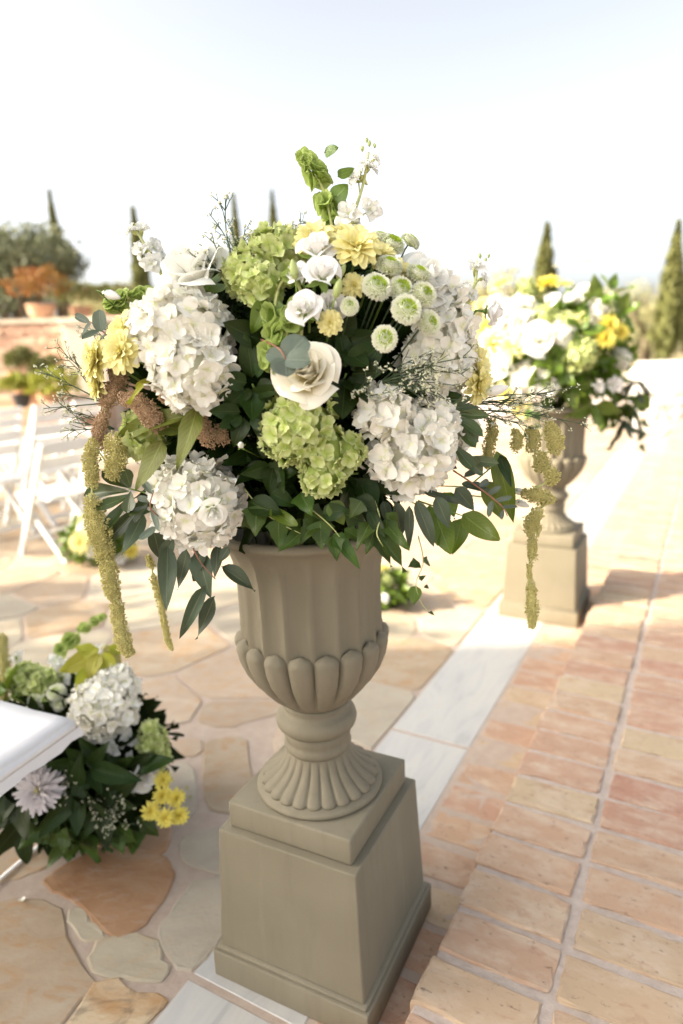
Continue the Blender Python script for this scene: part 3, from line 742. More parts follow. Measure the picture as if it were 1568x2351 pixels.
def make_urn():
    t = thing('stone_urn', '', 'urn')
    mb = MB(); mb.add(bevbox(.3142, .3142, .064, .006, 2)); obj('base_slab', mb.mesh('base_slab', M_STONE), t, Matrix.Translation((0, 0, .001)))
    mb = MB(); mb.add(lathe([(.140, .0655), (.147, .067), (.149, .073), (.146, .079), (.139, .081), (.139, .084), (.05, .084)], 72)); obj('foot_disc', mb.mesh('foot_disc', M_STONE), t)
    pr = [(.138, .0835), (.1375, .090), (.128, .097), (.112, .107), (.098, .119), (.087, .132), (.079, .146), (.0735, .158), (.072, .166)]
    mb = MB(); mb.add(lathe(pr, 24 * 8, rib)); obj('fluted_foot', mb.mesh('fluted_foot', M_STONE), t)
    mb = MB(); mb.add(lathe([(.06, .160), (.072, .161), (.0775, .168), (.079, .176), (.077, .184), (.0745, .188), (.077, .195), (.0785, .205), (.077, .214), (.072, .219)], 56)); obj('neck', mb.mesh('neck', M_STONE), t)
    mb = MB(); mb.add(lathe([(.070, .216), (.083, .219), (.0915, .228), (.094, .239), (.0915, .250), (.083, .259), (.076, .262), (.074, .275), (.080, .282), (.07, .285)], 56)); obj('neck_ring', mb.mesh('neck_ring', M_STONE), t)
    ni = NF * 8
    prof = [(.068, .280), (.085, .295), (.115, .332), (.138, .372), (.151, .412), (.1575, .440), (.1585, .465), (.158, .50), (.1575, .54), (.158, .58), (.160, .61), (.164, .635), (.170, .655), (.179, .672), (.190, .685), (.203, .693), (.210, .698), (.212, .704), (.208, .711), (.196, .713), (.185, .705), (.172, .68), (.150, .64), (.145, .50), (.10, .48)]
    mb = MB(); mb.add(lathe(prof, ni, flute)); obj('bowl', mb.mesh('bowl', M_STONE), t)
    lp = [(.164, .462), (.166, .440), (.162, .412), (.150, .378), (.130, .345), (.104, .313), (.080, .292)]
    def lb(s, tt):
        q = tt * (len(lp) - 1); i = min(int(q), len(lp) - 2); f = q - i
        r = lp[i][0] * (1 - f) + lp[i + 1][0] * f; z = lp[i][1] * (1 - f) + lp[i + 1][1] * f
        w_ = math.sqrt(max(0, 1 - max(0, 1 - tt / .16) ** 2)) if tt < .16 else 1
        b = .020 * (w_ ** .8) * (1 - .45 * tt); a = s * PI / NF * .985 * w_
        rr = r - .010 + b * math.sqrt(max(0, 1 - s * s * .999)); return (rr * math.cos(a), rr * math.sin(a), z)
    mb = MB(); mb.add(grid(lb, 10, 18)); lm = mb.mesh('lobe', M_STONE)
    for k in range(NF): obj('lobe', lm, t, Matrix.Rotation(2 * PI * (k + .5) / NF, 4, 'Z'))
    return t
PED = V((-0.0654, 1.4208, 0)); PROT = -0.4707
ped = make_pedestal(); ped.location = PED; ped.rotation_euler = (0.003, -0.0105, PROT)
tag(ped, 'beige stone pedestal standing on the marble border in the foreground', 'pedestal')
urn = make_urn(); urn.matrix_world = ped.matrix_basis @ Matrix.Translation((0, 0, UZ))
tag(urn, 'large fluted beige stone urn holding the near bouquet', 'urn')
FP = S(3.62, .715)
ped2 = copy_tree(ped); ped2.matrix_world = Matrix.Translation(FP) @ Matrix.Rotation(BA - PI / 2, 4, 'Z'); tag(ped2, 'sunlit stone pedestal under the far urn', 'pedestal')
urn2 = copy_tree(urn); urn2.matrix_world = ped2.matrix_basis @ Matrix.Translation((0, 0, UZ)); tag(urn2, 'fluted stone urn of the far bouquet beside the brick walk', 'urn')

# ================================================================== FLOWER KITS
def floret_geo(seed, np_=4, wide=.58, cup=.42, wav=.13, ns=4, nt_=4):
    R = random.Random(seed); mb = MB()
    for k in range(np_):
        a0 = 2 * PI * k / np_ + R.uniform(-.18, .18); tilt = R.uniform(-.30, .45); tw = R.uniform(-.35, .35); sc = R.uniform(.86, 1.08); ph = R.uniform(0, 6)
        zo = .05 * (k % 2)
        def fn(s, t):
            w_ = wide * max(0, math.sin(PI * min(1, .06 + t ** .85 * .86))) ** .55
            x = s * w_; y = .04 + t * (1 - .10 * s * s * t)
            z = cup * t * t * (.4 + .6 * s * s) - .16 * t ** 3 + wav * t * math.sin(3.2 * s + ph) * .6 + zo + tw * x * t * .5 + tilt * t
            return (x * sc, y * sc, z * sc)
        mb.add(grid(fn, ns, nt_), Matrix.Rotation(a0, 4, 'Z'))
    mb.add(OCT, Matrix.Translation((0, 0, .06)) @ Matrix.Scale(.07, 4))
    return mb
WF = [floret_geo(k).mesh('white_floret', M_WHY) for k in range(7)]
GF = [floret_geo(k + 30, cup=.45, wav=.06).mesh('green_floret', M_GHY) for k in range(7)]
CORE_W = plain_mat('head_core_white', (.74, .74, .56), (.84, .83, .68), 20, .8); CORE_G = plain_mat('head_core_green', (.24, .33, .06), (.36, .44, .12), 20, .8)
def fib(n):
    for i in range(n):
        z = 1 - 2 * (i + .5) / n; r = math.sqrt(1 - z * z); a = i * 2.399963; yield V((r * math.cos(a), r * math.sin(a), z))
def head_pts(balls, fs, dens=1.0, R=random):
    """florets on the union of balls [(centre, radius)], returns (pos, normal)"""
    out = []
    for bi, (c, r) in enumerate(balls):
        n = int(dens * 4 * PI * r * r / (fs * fs * .66))
        for d in fib(n):
            d = (d + rv() * .16).normalized(); q = c + d * (r * R.uniform(.86, 1.06))
            if any(bj != bi and (q - c2).length < r2 * .90 for bj, (c2, r2) in enumerate(balls)): continue
            out.append((q, d))
    return out
def hydrangea(label, spots, fs, green=False, group=None, dens=1.5, D=None, stem_to=None):
    """spots: [(u, v, radius px, depth)]"""
    balls = [(P(u, v, d), r * d / FX * .96) for u, v, r, d in spots]
    c0 = balls[0][0]; t = thing('hydrangea', label, 'hydrangea', c0, group)
    mb = MB()
    for c, r in balls: mb.add(BALL, Matrix.Translation(c - c0) @ Matrix.Scale(r * .82, 4))
    obj('flower_core', mb.mesh('flower_core', CORE_G if green else CORE_W), t)
    if stem_to is not None:
        mb = MB(); mb.add(tube([V((0, 0, 0)), stem_to - c0], .004, 6)); obj('stem', mb.mesh('stem', M_STEM), t)
    pts = head_pts(balls, fs * 1.0, dens)
    if len(pts) > 298: pts = random.sample(pts, 298)
    for q, d in pts:
        n = (d + rv() * .50).normalized()
        obj('floret', random.choice(GF if green else WF), t, spin(q - c0 - d * fs * .12, n, fs * rnd(.50, .64)))
    return t
def hyd_mesh(green, seed, fs=.34):
    """one-piece head for blooms too far away to show florets singly"""
    mb = MB(); src = [floret_geo(seed * 9 + k, ns=2, nt_=2, cup=.4) for k in range(4)]
    mb.add(BALL, Matrix.Scale(.8, 4))
    for q, d in head_pts([(V((0, 0, 0)), .92)], fs):
        s_ = random.choice(src); mb.add((s_.v, s_.f, s_.uv), spin(q, (d + rv() * .5).normalized(), fs * .6))
    return mb.mesh('hydrangea', M_GHY if green else M_WHY)

def rose_petals(n, opn, seed, ns=10, nt_=9):
    """list of petal geometry, unit radius, opening towards +Z: tight bud, cupped middle, flared outer petals"""
    R = random.Random(seed); out = []
    ni = max(4, int(n * .36)); nm = max(4, int(n * .34)); no = max(4, n - ni - nm)
    spec = [(.05 + .19 * k / ni, 1.0 - .05 * k / ni, 1.35, .14) for k in range(ni)] + \
           [(.27 + .18 * k / nm, .96 - .13 * k / nm, .98, .30 + .18 * k / nm) for k in range(nm)] + \
           [(.49 + .12 * k / no, .78 - .34 * opn * k / no, .92, .50 + .50 * opn * (k + 1) / no) for k in range(no)]
    for i, (rad, hgt, wa, fl) in enumerate(spec):
        q = i / (n - 1); ang = i * 2.4 + R.uniform(-.3, .3); ph = R.uniform(0, 6); lean = R.uniform(-.06, .06); hgt += R.uniform(-.04, .04) * (1 if q > .35 else .4); rad *= R.uniform(.94, 1.06); wa *= R.uniform(.88, 1.1)
        tipy = R.uniform(.0, .10) if q > .45 else 0.0
        def fn(s, t, rad=rad, hgt=hgt, wa=wa, fl=fl, ph=ph, ang=ang, q=q, lean=lean, tipy=tipy):
            th = ang + s * wa * (.40 + .60 * math.sin(PI * .5 * min(1, t * 1.25)))
            r = rad * (.16 + .84 * math.sin(PI / 2 * min(1, t * 1.1)) ** .7) * (1 + .14 * s * (1 - q))
            k = max(0, t - .5) / .5
            r += fl * .40 * k ** 1.5 + .035 * q * math.sin(3.3 * s + ph) * t * t
            z = hgt * (t - (.10 + .14 * min(1, q * 1.6)) * t * t * s * s - .16 * t ** 3 * s ** 4) - fl * .24 * k ** 2.4 * (1 + .5 * math.sin(2.3 * s + ph)) + lean * s * t + tipy * t ** 5 * max(0, 1 - 2.2 * abs(s))
            return (r * math.cos(th), r * math.sin(th), z - .45)
        out.append(grid(fn, ns, nt_))
    return out
def rose_kit(n, opn, seed, mat): return [MB().add(g).mesh('petal', mat) for g in rose_petals(n, opn, seed)]
ROSE_A = rose_kit(25, .6, 3, M_ROSE); ROSE_B = rose_kit(22, .5, 5, M_WROSE); LISI = [rose_kit(13, .65, 8, M_LISI), rose_kit(14, .55, 9, M_LISI)]
SMALLR = rose_kit(14, .5, 12, M_WROSE)
mb = MB()
for k in range(5):
    a = 2 * PI * k / 5
    mb.add(grid(lambda s, t: (s * .18 * (1 - t) ** .8 * (1 + t), .12 + t * .75, -.52 + .15 * t * t - .1 * t), 2, 3), Matrix.Rotation(a, 4, 'Z'))
mb.add(lathe([(.05, -.75), (.16, -.60), (.17, -.46), (.06, -.42)], 8)); SEPAL = mb.mesh('sepals', M_STEM)
def bloom(name, label, cat, kit, p, n, r, group=None, sep=True, stem=None):
    t = thing(name, label, cat, spin(p, n, 1.0), group)
    r *= 1.2
    for m in kit: obj('petal', m, t, Matrix.Scale(r, 4))
    if sep: obj('sepals', SEPAL, t, Matrix.Scale(r, 4))
    if stem is not None:
        mb = MB(); q = t.matrix_world.inverted() @ stem if False else spin(p, n, 1.0)
        iv = t.matrix_basis.inverted(); mb.add(tube([V((0, 0, -.6 * r)), V((0, 0, -1.1 * r)), iv @ stem], .0028, 5)); obj('stem', mb.mesh('stem', M_STEM), t)
    return t
# --- daisies / mums: every petal is a piece
def petal_long(seed, w_=.17, cup=.5, mat=M_YEL):
    R = random.Random(seed); b = R.uniform(-.12, .12)
    def fn(s, t): 
        wd = w_ * (math.sin(PI * (.10 + t * .82)) ** .6)
        return (s * wd + b * t * t, t, cup * .35 * s * s * w_ * 2 + .18 * t * t - .32 * t ** 3 + .0)
    return MB().add(grid(fn, 2, 4)).mesh('petal', mat)
YP = [petal_long(k, .25) for k in range(3)]; YP2 = [petal_long(k + 5, .15, mat=M_YEL2) for k in range(3)]; LP = [petal_long(k + 9, .12, mat=M_LAV) for k in range(3)]
DISC = MB().add(BALL, Matrix.Scale(.16, 4)).mesh('flower_centre', M_YEL2)
def mum(label, p, n, r, kit=YP, group=None, rings=((14, 2, 1.0), (13, 22, .93), (11, 42, .80), (8, 60, .62), (5, 78, .45)), stem=None, cat='chrysanthemum', cup=0):
    t = thing('chrysanthemum', label, cat, spin(p, n, 1.0), group)
    for ri, (c, el, ln) in enumerate(rings):
        for k in range(c):
            a = 2 * PI * (k + .5 * (ri % 2)) / c + rnd(-.12, .12); e = math.radians(el + cup + rnd(-8, 8))
            M = Matrix.Rotation(a, 4, 'Z') @ Matrix.Translation((0, .07 * r, .02 * r * ri)) @ Matrix.Rotation(e, 4, 'X') @ Matrix.Rotation(rnd(-.2, .2), 4, 'Y') @ Matrix.Scale(r * ln * rnd(.9, 1.05), 4)
            obj('petal', random.choice(kit), t, M)
    obj('flower_centre', DISC, t, Matrix.Translation((0, 0, .05 * r)) @ Matrix.Scale(r, 4))
    if stem is not None:
        iv = t.matrix_basis.inverted(); mb = MB(); mb.add(tube([V((0, 0, -.02 * r)), V((0, 0, -.5 * r)), iv @ stem], .0022, 5)); obj('stem', mb.mesh('stem', M_STEM), t)
    return t
# --- button chrysanthemum
def button_mesh(seed):
    R = random.Random(seed); mo, mc = MB(), MB()
    cut = R.choice((3, 3, 4))
    for ring in range(12):
        th = math.radians(5 + ring * 9.6); c = max(5, int(40 * math.sin(th)))
        for k in range(c):
            a = 2 * PI * (k + .5 * (ring % 2)) / c + R.uniform(-.10, .10)
            d = V((math.sin(th) * math.cos(a), math.sin(th) * math.sin(a), math.cos(th) * .74))
            Ln = (.16 + .15 * min(1, ring / 5)) * R.uniform(.85, 1.15); wd = .050 + .034 * min(1, ring / 5)
            rr = .56 + .17 * min(1, ring / 4)
            g = ([(-wd * .5, 0, 0), (wd * .5, 0, 0), (wd, Ln * .72, .035), (-wd, Ln * .72, .035), (0, Ln * 1.05, .01), (0, Ln * .6, -.02)], [(0, 1, 5), (1, 2, 5), (2, 4, 5), (4, 3, 5), (3, 0, 5)], [(0, 0), (1, 0), (1, .7), (0, .7), (.5, 1), (.5, .5)])
            tl = V((-d.y, d.x, 0)) * R.uniform(-.2, .2)
            out = (d + tl + V((0, 0, -.12 + .5 * max(0, 1 - ring / 4)))).normalized()
            M = aim(d * rr, d * rr + out, V((-d.x, -d.y, .9 + R.uniform(-.2, .2))), 1.0)
            (mc if ring < cut else mo).add(g, M)
    mo.add(BALL, Matrix.Diagonal((.68, .68, .50, 1))); mc.add(BALL, Matrix.Translation((0, 0, .10)) @ Matrix.Diagonal((.34, .34, .42, 1)))
    return mo.mesh('petals', M_BUT), mc.mesh('flower_centre', M_BUTC)
BTN = [button_mesh(k) for k in range(6)]
def button(label, p, n, r, group='green-eyed button chrysanthemums in the near bouquet', stem=None):
    t = thing('button_chrysanthemum', label, 'chrysanthemum', spin(p, n, 1.0), group); a, b = random.choice(BTN)
    MQ = Matrix.Diagonal((r * rnd(.98, 1.12), r * rnd(.98, 1.12), r * rnd(.85, 1.1), 1)); o = obj('petals', a, t, MQ); o['kind'] = 'stuff'; obj('flower_centre', b, t, MQ)
    if stem is not None:
        iv = t.matrix_basis.inverted(); mb = MB(); mb.add(tube([V((0, 0, -.3 * r)), V((0, 0, -.9 * r)), iv @ stem], .0016, 5)); obj('stem', mb.mesh('stem', M_TWIG), t)
    return t
# --- stock
def ruffle(seed):
    R = random.Random(seed); mb = MB()
    for k in range(9):
        a0 = k * 2.4; el = .15 + .12 * k; ph = R.uniform(0, 6)
        def fn(s, t): return (s * .46 * math.sin(PI * (.1 + t * .78)) ** .6, t * (1 - .15 * s * s), .22 * t * t * s * s + .13 * math.sin(4 * s + ph) * t - .2 * t ** 3)
        mb.add(grid(fn, 4, 3), Matrix.Rotation(a0, 4, 'Z') @ Matrix.Rotation(el, 4, 'X') @ Matrix.Scale(1 - .06 * k, 4))
    return mb.mesh('floret', M_STOCK)
RUF = [ruffle(k) for k in range(4)]
CAL = MB().add(lathe([(.05, -.7), (.16, -.35), (.2, -.05), (.12, .02)], 7)).mesh('calyx', M_PSTEM)
BUDM = MB().add(lathe([(.05, -.5), (.26, -.25), (.34, .1), (.2, .45), (.03, .55)], 8)).mesh('bud', M_GBUD)
WBUD = MB().add(lathe([(.05, -.7), (.22, -.5), (.33, -.1), (.28, .35), (.12, .7), (.02, .8)], 9)).mesh('bud', M_LISI)
def stock(label, path, fl, buds, group='white stock spikes in the near bouquet'):
    """path: world points, fl: [(point, normal, radius)]"""
    c0 = path[0]; t = thing('stock_flower', label, 'stock', c0, group)
    pp = curve(path, 5); mb = MB(); mb.add(tube([q - c0 for q in pp], [.0042 - .0022 * k / len(pp) for k in range(len(pp))], 6)); obj('stem', mb.mesh('stem', M_PSTEM), t)
    for p, n, r in fl:
        near = min(pp, key=lambda q: (q - p).length); near = pp[max(0, pp.index(near) - 2)]
        f = obj('floret', random.choice(RUF), t, spin(p - c0, n, r))
        mb = MB(); mb.add(tube([near - c0, (p - n * r * .5) - c0], .0014, 5)); obj('flower_stalk', mb.mesh('flower_stalk', M_PSTEM), t)
        obj('calyx', CAL, f, Matrix.Translation((0, 0, -.12)))
    for p, r in buds: obj('bud', BUDM, t, frame(p - c0, V((rnd(-.3, .3), rnd(-.3, .3), 1)), None, r))
    return t
# --- bells of Ireland
def bell_mesh(seed):
    R = random.Random(seed); ph = R.uniform(0, 6)
    def fn(r, z, a, k): return r * (1 + (.11 * math.cos(5 * a + ph) + .06 * math.sin(3 * a + ph)) * max(0, (z - .25)) * 1.5)
    g = lathe([(.06, 0), (.14, .12), (.26, .32), (.46, .55), (.72, .72), (.80, .74)], 15, fn); v, f, u = g
    return MB().add((v, f[:-2], [(x, k_) for x, k_ in u])).mesh('bell', M_BELL)
BELL = [bell_mesh(k) for k in range(4)]
def bells(label, path, specs, group='lime green bell flower stems in the near bouquet', leaves=()):
    c0 = path[0]; t = thing('bell_flower_stem', label, 'bell flower', c0, group)
    pp = curve(path, 6); mb = MB(); mb.add(tube([q - c0 for q in pp], [.0038 - .0018 * k / len(pp) for k in range(len(pp))], 6)); obj('stem', mb.mesh('stem', M_PSTEM), t)
    for frac, n, r in specs:
        q = pp[int(frac * (len(pp) - 1))]; d = (pp[min(len(pp) - 1, int(frac * (len(pp) - 1)) + 1)] - pp[max(0, int(frac * (len(pp) - 1)) - 1)]).normalized()
        for k in range(n + 2):
            side = spin(V((0, 0, 0)), d).to_3x3() @ V((1, 0, 0)); o_ = (side + d * .35).normalized()
            obj('bell', random.choice(BELL), t, spin(q - c0 + d * rnd(-.006, .006), o_, r * rnd(.62, .88)))
    for b, tp, wd, ty in leaves: obj('leaf', LEAF[ty][random.randrange(3)], t, aim(b - c0, tp - c0, -_f, wd))
    return t
# --- leaves
def leaf_mesh(ty, seed):
    R = random.Random(seed); curl = R.uniform(.05, .28) * R.choice((1, 1, -1)); fold = R.uniform(.10, .35); ph = R.uniform(0, 6); tw = R.uniform(-.25, .25)
    if ty in ('olive', 'lime'): wf = lambda t: math.sin(PI * t ** .8) ** .85 * (1 - .25 * t)
    elif ty == 'pitto': wf = lambda t: min(1, t * 1.75) ** .85 * math.sqrt(max(0, 1 - max(0, (t - .58) / .42) ** 2)) + .03 * (1 - t)
    elif ty == 'euc': wf = lambda t: math.sin(PI * t ** .72) ** .8 * (1 - .2 * t)
    elif ty == 'silver': wf = lambda t: math.sqrt(max(0, 1 - (2 * t - 1) ** 2)) ** .85
    elif ty == 'ivy': wf = lambda t: (math.sin(PI * min(1, t ** .55)) ** .8) * (1 + .35 * math.exp(-((t - .22) / .08) ** 2) + .12 * math.exp(-((t - .55) / .07) ** 2)) * (1 - .35 * t)
    else: wf = lambda t: math.sin(PI * t ** .68) ** .8 * (1 - .18 * t) + .0
    wav = .05 if ty not in ('pitto', 'silver') else .015
    def fn(s, t):
        w_ = max(0, wf(t)) * (1 + (.03 * math.sin(19 * t + ph) if ty in ('olive', 'lime') else 0))
        x = s * w_ + tw * .3 * t * t
        z = fold * abs(s) * w_ * .35 - curl * t * t + wav * math.sin(6 * t + ph) * s + tw * s * t * .25
        return (x, t, z)
    return MB().add(grid(fn, 6, 9)).mesh('leaf', LM[ty])
LEAF = {ty: [leaf_mesh(ty, k * 7 + len(ty)) for k in range(4)] for ty in LM}
def leaf(parent, c0, b, tp, wd, ty, up=None):
    up = up if up is not None else (-_f + V((0, 0, .5)) + rv() * .35)
    return obj('leaf', LEAF[ty][random.randrange(4)], parent, aim(b - c0, tp - c0, up, wd))
def sprig(name, label, cat, ty, stem, leaves, D, smat=None, group=None, srad=.0018):
    """stem: [(u,v,dD)], leaves: [(u0,v0,u1,v1,halfwidth px, dD0, dD1)] all in picture units at depth D"""
    pts = [P(u, v, D + d) for u, v, d in stem]; c0 = pts[0]
    t = thing(name, label, cat, c0, group)
    mb = MB(); cc = curve(pts, 5); mb.add(tube([q - c0 for q in cc], [srad * (1 - .5 * k / len(cc)) for k in range(len(cc))], 5)); obj('stem', mb.mesh('stem', smat or M_STEM), t)
    for q in leaves:
        u0, v0, u1, v1, hw = q[:5]; d0, d1 = (q[5], q[6]) if len(q) > 6 else (rnd(-.01, .02), rnd(-.03, .03))
        tyy = q[7] if len(q) > 7 else ty
        leaf(t, c0, P(u0, v0, D + d0), P(u1, v1, D + d1), hw * D / FX, tyy)
    return t
# --- airy dark sprigs with tiny buds
def spray(label, base, tips, group='airy dark sprigs with tiny pale buds', r0=.0015, seed=0, twigs=4, tl=.035):
    R = random.Random(seed); t = thing('wax_flower_sprig', label, 'sprig', base, group); mb, bb = MB(), MB()
    def bud(p, d):
        for k in range(R.randint(2, 4)):
            q = p + V((R.uniform(-1, 1), R.uniform(-1, 1), R.uniform(-1, 1))) * .0035
            bb.add(OCT, frame(q, (d + rv() * .5), None, (.0016, .0016, .0034)))
    for tp in tips:
        ln = (tp - base).length; mid = base.lerp(tp, .5) + V((R.uniform(-1, 1), R.uniform(-1, 1), R.uniform(-.2, 1))) * ln * .07
        pts = curve([base, mid, tp], 7); mb.add(tube(pts, [r0 * (1 - .6 * k / len(pts)) for k in range(len(pts))], 5)); bud(tp, tp - mid)
        for k in range(twigs):
            f = R.uniform(.42, .96); i = int(f * (len(pts) - 1)); p = pts[i]; d = (pts[min(i + 1, len(pts) - 1)] - pts[max(0, i - 1)]).normalized()
            e = p + (d + rv() * .75).normalized() * tl * R.uniform(.5, 1.25); m_ = p.lerp(e, .5) + d * tl * .1
            mb.add(tube([p, m_, e], [r0 * .55, r0 * .45, r0 * .35], 4)); bud(e, e - p)
            if R.random() < .7:
                e2 = m_ + (d + rv() * .9).normalized() * tl * R.uniform(.3, .7); mb.add(tube([m_, e2], r0 * .35, 4)); bud(e2, e2 - m_)
    mb.v = [tuple(V(q) - base) for q in mb.v]; bb.v = [tuple(V(q) - base) for q in bb.v]
    obj('branches', mb.mesh('branches', M_TWIG), t); o = obj('buds', bb.mesh('buds', M_BUD), t); o['kind'] = 'stuff'
    return t
# --- amaranth
def amaranth(label, chain, D, tan=0.0, group='hanging amaranth tassels', seed=0, bead=.0016):
    """chain: list of runs; a run is [(u, v, radius px, dD)...]; every run is a separate clump on the stem"""
    R = random.Random(seed); c0 = P(chain[0][0][0], chain[0][0][1], D + chain[0][0][3]); t = thing('amaranth_tassel', label, 'amaranth', c0, group)
    allp = []
    for run in chain:
        pts = [P(u, v, D + d) for u, v, r, d in run]; rs = [.92 * r * D / FX for u, v, r, d in run]; allp += pts
        k = 6; cc = curve(pts, k); rr = []
        for i in range(len(rs) - 1): rr += [rs[i] * (1 - j / k) + rs[i + 1] * j / k for j in range(k)]
        rr.append(rs[-1]); mb = MB(); mb.add(tube([q - c0 for q in cc], [x * .62 for x in rr], 7))
        ln = sum((cc[i + 1] - cc[i]).length for i in range(len(cc) - 1)); av = sum(rr) / len(rr)
        n = int(2 * PI * av * (ln + av * 2) / (bead * bead * 2.6))
        for _ in range(min(n, 5600)):
            f = R.random() * (len(cc) - 1); i = min(int(f), len(cc) - 2); q = cc[i].lerp(cc[i + 1], f - i); r = rr[i] * (1 - f + i) + rr[i + 1] * (f - i)
            d = V((R.gauss(0, 1), R.gauss(0, 1), R.gauss(0, 1))).normalized(); w_ = q + d * r
            lump = .80 + .38 * noise.noise(w_ * 85) + .20 * noise.noise(w_ * 260) + R.uniform(0, .22)
            b = bead * R.uniform(.55, 1.25)
            mb.add(OCT, spin(q + d * (r * lump) - c0, d, (b, b, b * 1.4)), 0, False)
        obj('flower_clump', mb.mesh('flower_clump', M_AMT if run[0][2] < 0 or tan > .5 else M_AMG), t, kind='stuff')
    cc = curve(allp, 3); mb = MB(); mb.add(tube([q - c0 for q in cc], .0018, 5)); obj('stem', mb.mesh('stem', M_PSTEM), t)
    return t

# ================================================================== NEAR BOUQUET
BC = P(690, 890, 1.41); BR = V((.405, .33, .325))
HEART = P(700, 1100, 1.44)                      # where the stems meet inside the urn mouth
def dome(u, v, lift=0.0, C=None, Rr=None):
    """front surface of the bouquet's dome under a picture position: point, outward normal, depth"""
    C = C or BC; Rr = Rr or BR
    d = ray(u, v); o = EYE - C
    dd = V((d.x / Rr.x, d.y / Rr.y, d.z / Rr.z)); oo = V((o.x / Rr.x, o.y / Rr.y, o.z / Rr.z))
    a, b, c = dd.dot(dd), dd.dot(oo), oo.dot(oo) - 1
    disc = b * b - a * c
    tt = (-b - math.sqrt(disc)) / a if disc > 0 else -b / a
    p = EYE + d * tt; q = p - C
    n = V((q.x / Rr.x ** 2, q.y / Rr.y ** 2, q.z / Rr.z ** 2)).normalized()
    return p + n * lift, n, tt
def dd_(u, v): return dome(u, v)[2]
# inner greenery that closes the dome
fm = MB(); R4 = random.Random(9)
gl = [(m.vertices, m) for m in LEAF['fill']]
def leaf_geo(ty, k):
    m = LEAF[ty][k]; return [tuple(q.co) for q in m.vertices], [tuple(f.vertices) for f in m.polygons], [((i % 7) / 6, (i // 7) / 9) for i in range(len(m.vertices))]
FG = [leaf_geo('fill', k) for k in range(4)]
def fill_dome(C, Rr, n, sz, low=-.75):
    fm = MB()
    for k in range(n):
        d = V((R4.gauss(0, 1), R4.gauss(0, 1), R4.gauss(0, 1))).normalized()
        if d.z < low: continue
        s_ = R4.choice((.5, .6, .68, .72)); q = V((d.x * Rr.x, d.y * Rr.y, d.z * Rr.z)) * s_
        out = (V((d.x / Rr.x, d.y / Rr.y, d.z / Rr.z)).normalized() + V((R4.uniform(-1, 1), R4.uniform(-1, 1), R4.uniform(-1, .6))) * 1.3).normalized()
        ln = sz * R4.uniform(.6, 1.15); fm.add(FG[R4.randrange(4)], aim(q, q + out * ln, (d + V((R4.uniform(-1, 1), R4.uniform(-1, 1), R4.uniform(-.3, 1))) * .7), ln * R4.uniform(.16, .30)))
    for k in range(40):
        d = V((R4.gauss(0, 1), R4.gauss(0, 1), abs(R4.gauss(0, 1)))).normalized(); fm.add(tube([V((0, 0, -Rr.z * .8)), V((d.x * Rr.x, d.y * Rr.y, d.z * Rr.z)) * .8], .003, 5))
    return fm
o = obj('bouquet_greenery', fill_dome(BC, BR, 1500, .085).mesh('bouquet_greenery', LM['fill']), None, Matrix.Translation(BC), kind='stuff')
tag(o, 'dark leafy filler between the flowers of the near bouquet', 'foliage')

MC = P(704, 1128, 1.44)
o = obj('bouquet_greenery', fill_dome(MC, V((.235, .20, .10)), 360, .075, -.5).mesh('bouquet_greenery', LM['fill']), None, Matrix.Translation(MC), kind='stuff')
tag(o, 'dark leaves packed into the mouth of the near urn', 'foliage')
GW = 'white hydrangea heads in the near bouquet'
def hy(u, v, r, dz=0.0): return (u, v, r, dd_(u, v) + r * 1.15 / FX * .55 + dz)
hydrangea('large white hydrangea head at upper left of the near bouquet', [hy(425, 770, 112), hy(445, 850, 95), hy(360, 740, 62)], .0355, stem_to=HEART)
hydrangea('white hydrangea head at lower left, with a small rose at its right', [hy(455, 1150, 108, -.03)], .0355, stem_to=HEART)
hydrangea('white hydrangea head at lower right of the near bouquet', [hy(940, 1030, 108), hy(880, 945, 62), hy(985, 990, 75)], .036, stem_to=HEART)
hydrangea('tall white hydrangea at the right shoulder behind the thin sprigs', [hy(1015, 760, 76, .02), hy(1000, 830, 82, .02), hy(1010, 690, 55, .03)], .0355, stem_to=HEART)
hydrangea('pale green hydrangea at the top left of the near bouquet', [hy(640, 590, 72, .02), hy(575, 630, 62, .02), hy(600, 660, 50)], .025, True, stem_to=HEART)
hydrangea('lime green hydrangea in the middle of the near bouquet', [hy(690, 970, 84), hy(740, 1085, 58, -.01), hy(800, 1035, 42), hy(665, 1000, 68), hy(745, 1030, 60)], .025, True, stem_to=HEART, dens=.9)
hydrangea('small green hydrangea half hidden behind the tan amaranth', [hy(330, 1000, 55, .04)], .030, True, stem_to=HEART)

def fb(u, v, rp, lift=0.0): 
    p, n, t = dome(u, v, lift); return p, n, rp * t / FX
def R_(name, label, cat, kit, u, v, rp, lift=0.0, tilt=None, group=None, sep=True, stem=True):
    p, n, r = fb(u, v, rp, lift)
    if tilt is not None: n = (n + tilt).normalized()
    return bloom(name, label, cat, kit, p, n, r, group, sep, stem=HEART if stem else None)
R_('rose', 'open cream rose above the lime hydrangea in the middle', 'rose', ROSE_A, 704, 852, 80, .0, V((-.35, -.3, .45)))
R_('rose', 'big white rose at the top left, behind the dark twigs', 'rose', ROSE_B, 442, 615, 88, .0, V((-.2, -.2, .5)))
R_('rose', 'white rose at the top right behind the button chrysanthemums', 'rose', ROSE_B, 978, 645, 74, .0, V((.4, -.3, .3)))
R_('rose', 'small white spray rose set into the lower left hydrangea', 'rose', SMALLR, 528, 1105, 34, .085, V((.5, -.3, 0)), stem=False)
R_('rose', 'white rose low on the right side beside the dark glossy leaves', 'rose', ROSE_B, 1078, 1000, 52, -.01, V((.6, -.1, -.2)))
GL_ = 'white lisianthus blooms'
